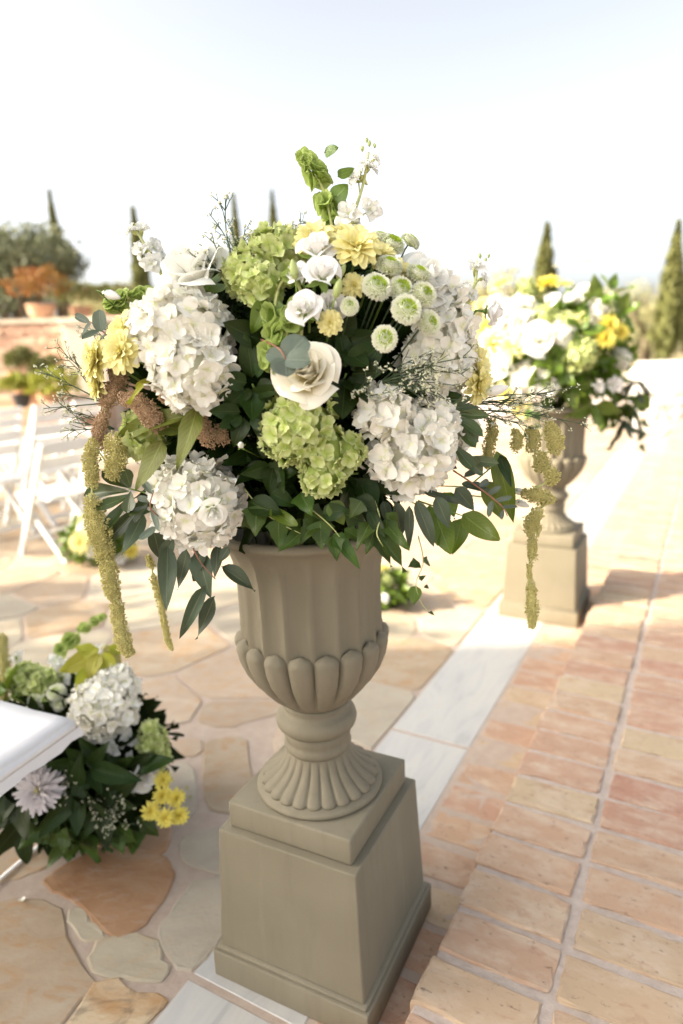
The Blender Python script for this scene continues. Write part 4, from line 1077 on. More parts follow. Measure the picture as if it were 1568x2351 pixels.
for k, (u, v, r, lf, tl, lab) in enumerate([
    (725, 600, 42, .03, V((.1, -.3, .8)), 'white lisianthus bloom, upper of the pair under the yellow flowers'),
    (735, 655, 42, .035, V((-.1, -.3, .5)), 'white lisianthus bloom, lower of the pair under the yellow flowers'),
    (697, 718, 40, .02, V((-.3, -.3, .2)), 'open white lisianthus with a dark throat below the pair'),
    (684, 640, 30, .015, V((-.4, .1, .3)), 'half open white lisianthus left of the pair'),
    (768, 700, 34, .0, V((.4, 0, -.2)), 'white lisianthus seen from the side, right of the pair'),
    (1102, 735, 30, .03, V((.5, 0, -.6)), 'white lisianthus nodding at the right edge under the stock spike')]):
    R_('lisianthus', lab, 'lisianthus', LISI[k % 2], u, v, r * 1.05, lf, tl, GL_)
def budthing(u, v, rp, label, mesh, lift, d, cat='flower bud', name='flower_bud'):
    p, n, r = fb(u, v, rp, lift); t = thing(name, label, cat, p); bd = obj('bud', mesh, t, frame(V((0, 0, 0)), d, None, r * 1.5))
    mb = MB(); mb.add(tube([d * (-r * .7), d * (-r * 1.8), (HEART - p) * .6], .0014, 5)); obj('stem', mb.mesh('stem', M_STEM), t)
    obj('sepals', SEPAL, bd, Matrix.Translation((0, 0, -.03)) @ Matrix.Scale(.62, 4))
LBUD = MB().add(lathe([(.05, -.7), (.24, -.5), (.34, -.1), (.28, .35), (.12, .7), (.02, .8)], 9)).mesh('bud', M_GBUD)
budthing(768, 692, 20, 'fat pale green bud right of the lisianthus pair', LBUD, .035, V((.3, -.1, .9)))
budthing(778, 645, 17, 'green bud pointing up beside the lisianthus pair', LBUD, .02, V((.5, 0, .8)))
budthing(677, 650, 20, 'green bud against the half open lisianthus', LBUD, .03, V((-.1, 0, 1)))
budthing(1104, 895, 24, 'closed white bud pointing right above the dark glossy leaves', WBUD, .03, V((.9, -.1, .25)))
budthing(553, 1022, 15, 'single tiny cream bud in the dark gap left of the lime hydrangea', WBUD, .0, V((.1, -.9, .4)))
budthing(288, 700, 22, 'white tubular bud among green bells at the upper left', WBUD, .03, V((.9, -.3, -.3)))
budthing(1145, 1095, 17, 'slim white-green bud at the lower right, upper of two', WBUD, .05, V((.9, -.1, -.25)))
budthing(1150, 1120, 17, 'slim white-green bud at the lower right, lower of two', WBUD, .05, V((.9, -.1, -.35)))

GY = 'yellow chrysanthemums in the near bouquet'
for u, v, r, lf, tl, lab in [
    (722, 566, 46, .0, V((-.2, -.2, .6)), 'pale yellow chrysanthemum at the top, left of the white stock'),
    (808, 606, 48, .02, V((-.1, -.5, .5)), 'full yellow chrysanthemum at the top centre, facing the camera'),
    (862, 604, 42, .0, V((.4, -.1, .6)), 'yellow chrysanthemum right of the full one at the top'),
    (790, 548, 40, -.01, V((0, .3, .8)), 'pale yellow chrysanthemum behind the stock stem'),
    (905, 638, 34, .0, V((.5, -.1, .3)), 'yellow chrysanthemum peeping between white buttons'),
    (812, 658, 26, -.01, V((-.2, -.2, -.3)), 'small golden chrysanthemum below the full yellow one'),
    (757, 742, 26, -.01, V((0, -.4, -.3)), 'small yellow flower under the lisianthus bud'),
    (292, 772, 52, -.01, V((-.4, -.1, .3)), 'bright yellow chrysanthemum at the left behind the big hydrangea'),
    (240, 832, 46, .0, V((-.6, -.2, 0)), 'yellow chrysanthemum at the far left above the tan amaranth'),
    (305, 815, 42, .01, V((0, -.3, -.1)), 'deep yellow chrysanthemum under the left twigs'),
    (232, 880, 38, -.01, V((-.6, -.1, -.2)), 'yellow chrysanthemum lowest of the left cluster'),
    (1095, 835, 44, -.02, V((.7, 0, .1)), 'soft yellow chrysanthemum at the right edge, upper of two'),
    (1092, 885, 40, -.01, V((.6, -.1, -.2)), 'soft yellow chrysanthemum at the right edge, lower of two')]:
    p, n, rr = fb(u, v, r * 1.14, lf + .012); mum(lab, p, (n + tl - _f * .35).normalized(), rr, YP, GY, stem=HEART)

for u, v, r, lf, tl, lab in [
    (852, 684, 31, .03, V((.1, -.5, .4)), 'round button chrysanthemum nearest the yellow flowers'),
    (902, 688, 28, .03, V((.2, -.4, .2)), 'button chrysanthemum second from left in the cluster'),
    (905, 739, 33, .045, V((0, -.5, .2)), 'largest button chrysanthemum in the middle of the cluster'),
    (946, 704, 29, .035, V((.3, -.4, .2)), 'button chrysanthemum at the right of the cluster'),
    (957, 760, 28, .035, V((.4, -.4, .1)), 'button chrysanthemum against the tall white hydrangea'),
    (868, 790, 29, .03, V((-.2, -.5, .1)), 'lowest button chrysanthemum with a yellow-green centre'),
    (797, 717, 20, .02, V((-.1, -.5, .1)), 'small green button chrysanthemum by the lisianthus bud'),
    (878, 642, 30, .03, V((.1, 0, 1)), 'button chrysanthemum facing up under the yellow flower'),
    (940, 658, 28, .03, V((.2, 0, .9)), 'button chrysanthemum facing up at the right of the cluster'),
    (868, 560, 25, .01, V((-.1, .2, .8)), 'button chrysanthemum on the skyline, left of three'),
    (893, 580, 29, .015, V((.3, -.1, .5)), 'button chrysanthemum on the skyline, middle of three'),
    (930, 578, 24, .02, V((.6, 0, .6)), 'button chrysanthemum on the skyline, right of three')]:
    p, n, rr = fb(u, v, r, lf); button(lab, p, (n + tl).normalized(), rr, stem=HEART)

def PP(pts, D): return [P(u, v, D) for u, v in pts]
def fl(lst, D): return [(P(u, v, D + d), V(n).normalized(), 1.3 * r * D / FX) for u, v, r, n, d in lst]
stock('tall white stock spike rising highest at the top', PP([(780, 640), (800, 530), (832, 430), (846, 350)], 1.27), fl([
    (825, 402, 28, (-.5, -.4, .5), 0), (848, 384, 20, (.4, -.3, .5), 0), (850, 482, 25, (.3, -.9, .1), -.01), (800, 492, 29, (-.3, -.9, .2), -.02), (862, 365, 14, (.7, -.3, .3), 0), (786, 556, 26, (-.2, -.9, .2), -.03), (810, 560, 22, (.3, -.8, .2), -.03), (812, 415, 18, (-.8, -.2, .1), .01), (815, 512, 16, (.5, .3, 0), .03)], 1.27),
    [(P(848, 330, 1.27), .011), (P(832, 342, 1.27), .010), (P(860, 335, 1.27), .009), (P(842, 322, 1.27), .009)])
stock('small white stock spike leaning out at the upper left', PP([(390, 680), (362, 610), (335, 565), (312, 530)], 1.30), fl([
    (300, 530, 17, (-.7, -.3, .5), 0), (325, 526, 20, (.2, -.5, .7), 0), (322, 575, 22, (-.6, -.7, .1), 0), (352, 568, 22, (.5, -.6, .3), 0), (348, 605, 24, (-.1, -.9, -.1), -.01), (370, 590, 15, (.7, -.3, .2), 0)], 1.30), [(P(312, 518, 1.3), .008)])
stock('white stock spike at the right beside the far bouquet', PP([(1040, 790), (1065, 720), (1088, 660), (1098, 600)], 1.33), fl([
    (1092, 612, 24, (0, -.5, .8), 0), (1062, 672, 22, (-.5, -.6, .3), 0), (1080, 676, 20, (.5, -.6, .2), 0), (1110, 640, 16, (.8, -.3, .1), .01), (1048, 700, 18, (-.4, -.7, .2), 0)], 1.33),
    [(P(1102, 588, 1.33), .010), (P(1115, 597, 1.33), .009), (P(1122, 588, 1.33), .008)])
stock('short white stock flowers peeping up left of the tall spike', PP([(670, 600), (668, 540), (664, 515)], 1.31), fl([(660, 520, 15, (-.3, -.5, .6), 0), (678, 528, 13, (.4, -.5, .5), 0), (655, 540, 14, (-.5, -.6, .2), 0)], 1.31), [(P(688, 506, 1.31), .006)])

bells('lime bell flower stem curling up at the very top', PP([(770, 620), (762, 520), (745, 445), (718, 390), (698, 362)], 1.27), [(.30, 5, .030), (.44, 5, .028), (.64, 6, .030), (.74, 5, .027), (.86, 5, .023), (.97, 5, .019)],
      leaves=[(P(745, 352, 1.27), P(779, 340, 1.25), .013, 'lit'), (P(765, 460, 1.26), P(800, 425, 1.25), .020, 'lit'), (P(775, 405, 1.26), P(812, 390, 1.27), .012, 'lit'), (P(770, 480, 1.27), P(792, 445, 1.25), .016, 'lit')])
bells('bell flower stem arching down over the dark middle', PP([(690, 770), (695, 690), (675, 640), (645, 650), (632, 700), (630, 780), (622, 830)], 1.10), [(.12, 4, .026), (.42, 3, .020), (.55, 3, .022), (.70, 5, .025), (.80, 6, .028), (.90, 6, .028), (.98, 5, .024)],
      leaves=[(P(615, 690, 1.10), P(575, 765, 1.11), .018, 'lit'), (P(638, 690, 1.10), P(632, 790, 1.09), .015, 'lit')])
bells('bell flower stem with a second green cluster right of the arching one', PP([(640, 830), (655, 770), (672, 730), (690, 700)], 1.09), [(.2, 5, .027), (.45, 5, .026), (.7, 5, .024), (.95, 4, .022)])
bells('green bell flowers jutting out at the upper left', PP([(400, 730), (345, 690), (300, 690), (262, 700)], 1.27), [(.25, 4, .026), (.42, 5, .030), (.55, 4, .028), (.8, 5, .027), (.97, 5, .024)])

spray('dark twiggy sprig with buds fanning up at the top left', P(545, 645, 1.16), [P(517, 455, 1.20), P(480, 490, 1.19), P(457, 560, 1.17), P(435, 592, 1.15), P(560, 540, 1.19), P(575, 580, 1.17), P(495, 580, 1.16), P(610, 590, 1.16), P(530, 520, 1.18), P(470, 610, 1.14), P(545, 570, 1.16), P(590, 620, 1.15)], seed=1, twigs=5, r0=.0018)
spray('short sprig with buds poking up beside the pale green hydrangea', P(660, 610, 1.22), [P(690, 488, 1.29), P(672, 512, 1.28), P(650, 520, 1.28)], seed=2, twigs=3)
spray('sprig reaching far out to the left above the chairs', P(245, 925, 1.26), [P(80, 842, 1.28), P(130, 798, 1.28), P(100, 938, 1.27), P(135, 905, 1.26), P(150, 820, 1.28), P(180, 850, 1.27)], seed=3, twigs=5)
spray('lower left sprig with tiny buds over the white chairs', P(262, 985, 1.27), [P(138, 990, 1.28), P(160, 968, 1.28), P(185, 950, 1.28), P(150, 940, 1.28)], seed=4, twigs=4)
spray('sprig with buds beside the yellow left cluster', P(300, 830, 1.20), [P(180, 750, 1.28), P(215, 790, 1.25), P(235, 735, 1.26), P(195, 840, 1.24)], seed=5, twigs=4)
spray('sprig spread across the tall white hydrangea on the right', P(870, 880, 1.13), [P(1060, 850, 1.14), P(1070, 820, 1.15), P(975, 850, 1.1), P(1030, 920, 1.12), P(1000, 808, 1.12), P(985, 835, 1.11), P(1045, 885, 1.14), P(960, 900, 1.10), P(1010, 905, 1.12), P(935, 850, 1.10), P(990, 870, 1.1)], seed=6, twigs=7, tl=.03)
spray('long sprig reaching out to the right in front of the far urn', P(1030, 940, 1.27), [P(1345, 975, 1.30), P(1310, 890, 1.31), P(1290, 940, 1.30), P(1240, 960, 1.29), P(1200, 920, 1.29), P(1270, 905, 1.3), P(1180, 960, 1.28), P(1150, 930, 1.28), P(1230, 985, 1.29)], seed=7, twigs=7, tl=.035)
spray('fine sprig of cream buds in the dark hollow right of the cream rose', P(800, 930, 1.14), [P(880, 850, 1.10), P(845, 870, 1.09), P(900, 900, 1.09), P(830, 900, 1.09)], seed=8, twigs=4, tl=.02)

DL = 1.25
amaranth('tan amaranth at the left whose tassel hangs lowest on that side', [
    [(265, 845, 20, 0), (272, 870, 26, 0), (258, 905, 24, 0), (240, 930, 16, 0)],
    [(240, 950, 14, 0), (228, 985, 20, 0), (232, 1020, 18, 0)]], DL, 1, seed=1)
amaranth('tan amaranth clump drooping over the olive leaves', [[(290, 915, 18, -.01), (320, 925, 24, -.03), (342, 950, 27, -.04), (360, 972, 22, -.04)]], 1.22, 1, seed=2)
amaranth('tan amaranth clump tucked under the big white hydrangea', [[(370, 890, 20, 0), (385, 910, 24, 0), (420, 925, 18, 0), (440, 930, 12, 0)]], 1.17, 1, seed=3)
amaranth('brown amaranth tips in the shade right of the olive leaf', [[(465, 960, 14, 0), (470, 990, 22, 0), (480, 1010, 22, 0)], [(505, 985, 15, .01), (512, 1010, 18, .01)]], 1.17, 1, seed=4)
amaranth('long yellow-green amaranth tassel hanging at the left side of the urn', [
    [(262, 1010, 22, 0), (268, 1055, 30, 0), (262, 1085, 24, 0)], [(212, 1020, 16, 0), (208, 1060, 22, 0), (212, 1110, 18, 0)],
    [(210, 1150, 20, 0), (222, 1200, 30, 0), (232, 1240, 28, 0), (240, 1275, 24, 0)], [(245, 1285, 22, 0), (252, 1320, 21, 0), (257, 1350, 22, 0), (263, 1375, 14, 0)], [(266, 1385, 18, 0), (273, 1430, 20, 0), (284, 1475, 20, 0), (296, 1500, 13, 0)]], 1.22, 0, seed=5)
amaranth('thin amaranth tassel hanging behind the eucalyptus leaves', [[(340, 1280, 8, 0), (348, 1300, 11, 0)], [(352, 1325, 9, 0), (365, 1370, 11, 0), (376, 1420, 10, 0), (384, 1465, 8, 0), (394, 1490, 5, 0)]], 1.36, 0, seed=6)
amaranth('long broken amaranth tassel hanging at the right in front of the far pedestal', [
    [(1182, 990, 9, 0), (1188, 1008, 17, 0), (1182, 1032, 12, 0)], [(1215, 985, 10, .01), (1224, 1005, 20, .01), (1222, 1030, 14, .01)], [(1262, 975, 12, -.01), (1272, 1005, 25, -.01), (1276, 1030, 18, -.01)], [(1236, 1046, 14, 0), (1244, 1062, 22, 0), (1236, 1074, 14, 0)], [(1258, 1078, 12, -.01), (1268, 1092, 21, -.01), (1262, 1104, 12, -.01)],
    [(1208, 1132, 12, 0), (1236, 1138, 25, 0), (1262, 1146, 14, 0)], [(1235, 1175, 14, 0), (1222, 1200, 22, 0), (1224, 1225, 18, 0)], [(1222, 1240, 13, 0), (1222, 1280, 12, 0)], [(1216, 1295, 8, 0), (1216, 1330, 6, 0)], [(1220, 1340, 11, 0), (1221, 1375, 16, 0), (1222, 1410, 16, 0), (1221, 1437, 9, 0)]], 1.30, 0, seed=7)
amaranth('short amaranth tassel between the dark leaves and the right leaf', [[(1128, 965, 10, 0), (1130, 990, 15, 0), (1124, 1020, 16, 0), (1120, 1055, 15, 0), (1118, 1070, 8, 0)]], 1.33, 0, seed=8)

GLF = 'leaf sprays at the foot of the near bouquet'
sprig('amaranth_leaves', 'big olive green amaranth leaves at the left of the bouquet', 'leaves', 'olive', [(470, 1000, .06), (440, 950, .0), (455, 930, 0)], [
    (430, 955, 248, 990, 32, 0, .03), (452, 936, 418, 1090, 31, -.03, -.06), (372, 1012, 325, 1130, 34, 0, 0), (430, 985, 340, 975, 30, .02, .03), (310, 890, 392, 850, 14, 0, 0, 'lime'), (330, 880, 300, 930, 10, -.02, 0, 'lime')], 1.17)
sprig('pittosporum_sprig', 'rosette of blunt glossy green leaves at the left edge', 'leaves', 'pitto', [(400, 1150, .08), (310, 1125, 0), (296, 1122, 0)], [
    (296, 1128, 178, 1128, 20, 0, .02), (300, 1135, 222, 1178, 20, 0, -.01), (298, 1120, 238, 1085, 16, .01, .02), (300, 1120, 285, 1075, 15, 0, -.01), (305, 1135, 240, 1225, 14, 0, 0), (300, 1128, 296, 1180, 17, -.01, -.02), (330, 1150, 250, 1260, 26, .02, .01), (350, 1140, 300, 1190, 16, 0, -.02)], 1.23)
sprig('eucalyptus_sprig', 'dark willow eucalyptus leaves hanging below the lower left hydrangea', 'leaves', 'euc', [(420, 1200, .05), (440, 1250, 0), (460, 1290, 0), (495, 1330, 0)], [
    (385, 1255, 382, 1398, 24), (430, 1260, 412, 1352, 17), (455, 1265, 478, 1375, 28), (470, 1345, 410, 1470, 18), (493, 1368, 458, 1465, 19), (508, 1300, 590, 1352, 20), (400, 1235, 352, 1330, 18), (525, 1255, 505, 1292, 12), (500, 1250, 495, 1330, 15), (470, 1255, 440, 1335, 18), (350, 1210, 372, 1290, 22), (330, 1180, 280, 1280, 20)], 1.23, M_RSTEM, GLF)
sprig('eucalyptus_sprig', 'small bluish eucalyptus shoots left of the lower hydrangea', 'leaves', 'silver', [(370, 1190, 0), (345, 1165, -.02), (352, 1130, -.02)], [
    (345, 1165, 300, 1180, 7), (348, 1165, 372, 1225, 8), (340, 1160, 315, 1200, 7), (352, 1135, 330, 1110, 8), (350, 1140, 375, 1115, 8), (358, 1210, 320, 1240, 9), (345, 1150, 312, 1140, 8)], 1.20, M_RSTEM, GLF)
sprig('silver_eucalyptus', 'round grey eucalyptus leaves lying over the cream rose', 'leaves', 'silver', [(600, 780, .08), (640, 800, .0), (656, 826, -.01)], [
    (656, 826, 698, 768, 34, 0, 0), (655, 826, 706, 822, 26, -.01, -.03), (655, 826, 660, 868, 24, -.01, -.02), (655, 826, 612, 815, 20, 0, .01), (656, 826, 630, 858, 22, -.01, -.01)], 1.03, M_RSTEM, GLF)
sprig('silver_eucalyptus', 'grey eucalyptus sprig sticking out left of the yellow flowers', 'leaves', 'silver', [(320, 835, .03), (270, 790, 0), (225, 752, 0), (205, 738, 0)], [
    (262, 785, 222, 765, 18), (232, 762, 228, 712, 17), (230, 760, 190, 782, 9), (206, 742, 175, 728, 9), (208, 742, 188, 765, 7), (268, 792, 285, 770, 10), (300, 815, 290, 840, 12)], 1.22, M_RSTEM, GLF)
sprig('pittosporum_sprig', 'dark glossy rosette right of the lower right hydrangea', 'leaves', 'pitto', [(960, 960, .05), (1030, 945, 0), (1044, 948, 0)], [
    (1036, 940, 1108, 938, 14, 0, 0), (1036, 948, 1120, 960, 12, 0, 0), (1040, 958, 1112, 992, 17, 0, -.02), (1044, 975, 1105, 1010, 13, 0, 0), (1040, 965, 1090, 1030, 14, 0, 0), (1046, 1040, 1118, 1085, 18, 0, .01), (1042, 1020, 1085, 1080, 17, 0, 0), (1050, 1050, 1140, 1070, 13, .02, .02), (1030, 930, 1080, 915, 10, 0, 0)], 1.19)
sprig('broad_leaf_sprig', 'tall light green leaves at the right edge behind the amaranth', 'leaves', 'lit', [(1060, 1130, .03), (1120, 1080, 0), (1145, 1060, 0)], [
    (1140, 1035, 1180, 1205, 26, 0, .01), (1148, 1045, 1172, 1120, 14, -.01, -.01, 'broad'), (1110, 1105, 1160, 1195, 26, .02, .03)], 1.26)
sprig('broad_leaf_sprig', 'wide green leaves fanning out at the lower right', 'leaves', 'lit', [(960, 1150, .05), (1020, 1170, 0), (1065, 1185, 0)], [
    (1062, 1180, 1142, 1248, 32, 0, -.02), (1000, 1180, 1030, 1275, 32, 0, -.01), (1060, 1190, 1040, 1275, 26, .02, .02), (985, 1160, 1000, 1255, 20, .01, .0), (1045, 1120, 1092, 1172, 20, 0, 0, 'euc'), (1060, 1110, 1122, 1130, 14, 0, 0, 'euc'), (1020, 1130, 1050, 1190, 22, 0, 0)], 1.23, None, GLF)
sprig('eucalyptus_sprig', 'long eucalyptus leaves hanging down right of the urn rim', 'leaves', 'euc', [(900, 1130, .04), (940, 1150, 0), (960, 1160, 0)], [
    (905, 1150, 930, 1245, 18), (955, 1150, 1000, 1255, 20), (940, 1160, 940, 1262, 12), (1000, 1140, 1035, 1215, 20), (880, 1150, 895, 1210, 16), (975, 1130, 1060, 1160, 14)], 1.20, None, GLF)
sprig('silver_eucalyptus', 'tiny silvery eucalyptus tips at the lower right edge', 'leaves', 'silver', [(1040, 1080, 0), (1100, 1120, 0), (1150, 1160, 0), (1165, 1185, 0)], [
    (1110, 1125, 1090, 1100, 9), (1120, 1135, 1150, 1120, 7), (1135, 1150, 1170, 1145, 6), (1150, 1165, 1185, 1165, 5), (1130, 1150, 1120, 1185, 7), (1100, 1118, 1128, 1100, 8), (1155, 1170, 1150, 1190, 5), (1065, 1095, 1100, 1085, 9)], 1.21, M_RSTEM, GLF)
R5 = random.Random(14)
def ivy(label, stem, leaves, D): return sprig('ivy_vine', label, 'ivy', 'ivy', stem, leaves, D, M_PSTEM, 'ivy over the rim of the near urn', .0014)
ivy('ivy leaves over the left part of the urn rim', [(560, 1120, .03), (600, 1170, 0), (640, 1200, 0), (690, 1225, 0)], [
    (600, 1085, 690, 1090, 26, 0, -.02, 'broad'), (565, 1070, 665, 1110, 24, .01, 0, 'broad'), (570, 1150, 650, 1190, 30, 0, -.01, 'broad'), (590, 1160, 585, 1235, 28), (620, 1170, 680, 1215, 20, -.01, -.02, 'lit'), (640, 1190, 640, 1260, 26), (665, 1200, 690, 1235, 24), (700, 1215, 636, 1272, 18), (690, 1130, 720, 1190, 26, 0, -.02), (620, 1130, 680, 1160, 22, 0, 0, 'broad'), (560, 1180, 605, 1225, 20)], 1.20)
ivy('ivy leaves over the middle of the urn rim', [(690, 1150, .03), (740, 1190, 0), (770, 1220, 0), (790, 1250, 0)], [
    (735, 1195, 738, 1262, 28), (700, 1170, 772, 1215, 24), (760, 1150, 790, 1205, 24, 0, 0, 'lit'), (765, 1225, 830, 1302, 20, 0, -.01), (765, 1230, 775, 1290, 20), (790, 1180, 850, 1200, 24), (740, 1180, 800, 1170, 22, 0, 0, 'broad'), (720, 1200, 690, 1245, 20), (820, 1140, 868, 1185, 24, 0, 0, 'broad'), (790, 1215, 845, 1245, 18)], 1.185)
ivy('ivy tendril with pale stalks spilling over the right part of the rim', [(860, 1150, .02), (872, 1190, 0), (865, 1225, -.01), (880, 1255, -.01)], [
    (868, 1195, 840, 1275, 24), (880, 1195, 938, 1272, 20), (870, 1230, 942, 1310, 21), (860, 1225, 905, 1300, 20), (850, 1200, 815, 1260, 18), (884, 1180, 920, 1225, 18), (845, 1170, 880, 1240, 16, 0, 0, 'broad'), (830, 1150, 800, 1190, 22, 0, 0)], 1.17)
ivy('thin trailing ivy strand hanging beside the urn at the right', [(960, 1230, 0), (972, 1290, 0), (955, 1340, 0), (968, 1385, 0), (992, 1412, 0)], [
    (962, 1290, 935, 1305, 13), (972, 1280, 985, 1300, 9), (955, 1345, 948, 1388, 17, 0, 0, 'lit'), (962, 1330, 978, 1322, 6), (975, 1345, 985, 1350, 6), (985, 1405, 998, 1412, 4)], 1.45)
# glossy leaves that fill the gaps between blooms
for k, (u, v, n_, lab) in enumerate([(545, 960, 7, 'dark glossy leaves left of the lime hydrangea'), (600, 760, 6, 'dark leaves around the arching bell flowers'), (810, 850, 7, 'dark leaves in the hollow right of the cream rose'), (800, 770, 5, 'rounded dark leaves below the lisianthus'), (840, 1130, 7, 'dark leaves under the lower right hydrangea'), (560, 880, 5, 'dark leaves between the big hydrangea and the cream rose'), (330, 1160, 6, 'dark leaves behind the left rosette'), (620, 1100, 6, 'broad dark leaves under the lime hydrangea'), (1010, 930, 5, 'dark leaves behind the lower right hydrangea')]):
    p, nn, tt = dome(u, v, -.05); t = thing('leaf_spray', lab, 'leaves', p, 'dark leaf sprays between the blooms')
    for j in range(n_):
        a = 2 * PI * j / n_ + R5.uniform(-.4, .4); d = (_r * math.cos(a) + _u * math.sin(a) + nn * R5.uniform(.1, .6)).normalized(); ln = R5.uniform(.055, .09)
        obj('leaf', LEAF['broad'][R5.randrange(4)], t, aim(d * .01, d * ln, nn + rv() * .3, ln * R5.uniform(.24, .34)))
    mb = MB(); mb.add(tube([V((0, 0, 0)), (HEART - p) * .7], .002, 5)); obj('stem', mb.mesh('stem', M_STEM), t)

# ================================================================== FAR BOUQUET AND FLOOR ARRANGEMENTS
def joined(kit, mat, extra=None):
    mb = MB()
    for g in kit: mb.add(g)
    return mb.mesh('bloom', mat)
J_ROSE = joined(rose_petals(14, .8, 51, 4, 4), M_WROSE); J_LISI = joined(rose_petals(10, .9, 52, 4, 4), M_LISI)
J_HW = [hyd_mesh(False, k) for k in (1, 2)]; J_HG = [hyd_mesh(True, k) for k in (3, 4)]
def mum_mesh(mat, seed, w_=.17):
    R = random.Random(seed); mb = MB()
    for ri, (c, el, ln) in enumerate(((13, 4, 1.0), (11, 28, .9), (9, 50, .74), (6, 70, .55))):
        for k in range(c):
            mb.add(grid(lambda s, t: (s * w_ * math.sin(PI * (.1 + t * .82)) ** .6, t, .1 * s * s + .18 * t * t - .3 * t ** 3), 2, 3),
                   Matrix.Rotation(2 * PI * (k + .5 * (ri % 2)) / c + R.uniform(-.1, .1), 4, 'Z') @ Matrix.Translation((0, .07, .02 * ri)) @ Matrix.Rotation(math.radians(el + R.uniform(-8, 8)), 4, 'X') @ Matrix.Scale(ln, 4))
    return mb.mesh('chrysanthemum', mat)
J_MY = mum_mesh(M_YEL, 1); J_MB = mum_mesh(M_YEL2, 2); J_ML = mum_mesh(M_LAV, 3, .10)
def single(name, label, cat, mesh, p, n, r, group): return tag(obj(name, mesh, None, spin(p, n, r)), label, cat, group)
KIND = {'hw': ('hydrangea', 'hydrangea', J_HW), 'hg': ('hydrangea', 'hydrangea', J_HG), 'r': ('rose', 'rose', [J_ROSE]), 'l': ('lisianthus', 'lisianthus', [J_LISI]),
        'y': ('chrysanthemum', 'chrysanthemum', [J_MY]), 'yb': ('chrysanthemum', 'chrysanthemum', [J_MB]), 'lav': ('chrysanthemum', 'chrysanthemum', [J_ML]), 's': ('stock_floret', 'stock', RUF)}
def arrange(C, Rr, items, group, k=1.0):
    for kd, u, v, r, lf, lab in items:
        p, n, t = dome(u, v, lf, C, Rr); nm, ct, ms = KIND[kd]; rr = r * k * t / FX
        if kd in ('hw', 'hg'): p = p - n * rr * .5
        single(nm, lab, ct, random.choice(ms), p, (n + V((0, -.2, .3))).normalized(), rr * (1.0 if kd[0] == 'h' else 1.1), group)
def leaves_round(C, Rr, items, ty, name, lab, cat, ln, wd, group=None, seed=1, droop=.3, lift=.0):
    R = random.Random(seed); t = thing(name, lab, cat, C, group)
    for u, v, n_ in items:
        p, nn, tt = dome(u, v, lift, C, Rr)
        for j in range(n_):
            a = 2 * PI * j / n_ + R.uniform(-.5, .5); d = (_r * math.cos(a) + _u * math.sin(a) + nn * R.uniform(.0, .6) - V((0, 0, droop))).normalized(); l_ = ln * R.uniform(.7, 1.25)
            obj('leaf', LEAF[ty][R.randrange(4)], t, aim(p - C + d * .01, p - C + d * l_, nn + rv() * .4, l_ * wd))
    mb = MB(); mb.add(tube([V((0, 0, -Rr.z * .7)), V((0, 0, 0)), V((0, 0, Rr.z * .4))], .004, 5)); obj('stem', mb.mesh('stem', M_STEM), t); return t
FC = P(1286, 812, 3.47); FR = V((.385, .32, .33)); FGp = 'blooms of the far bouquet'
o = obj('bouquet_greenery', fill_dome(FC, FR * 1.10, 1000, .10).mesh('bouquet_greenery', LM['lit']), None, Matrix.Translation(FC), kind='stuff'); tag(o, 'green leafy filler of the far bouquet', 'foliage')  # sunlit brightness of this filler is put into its leaf colour
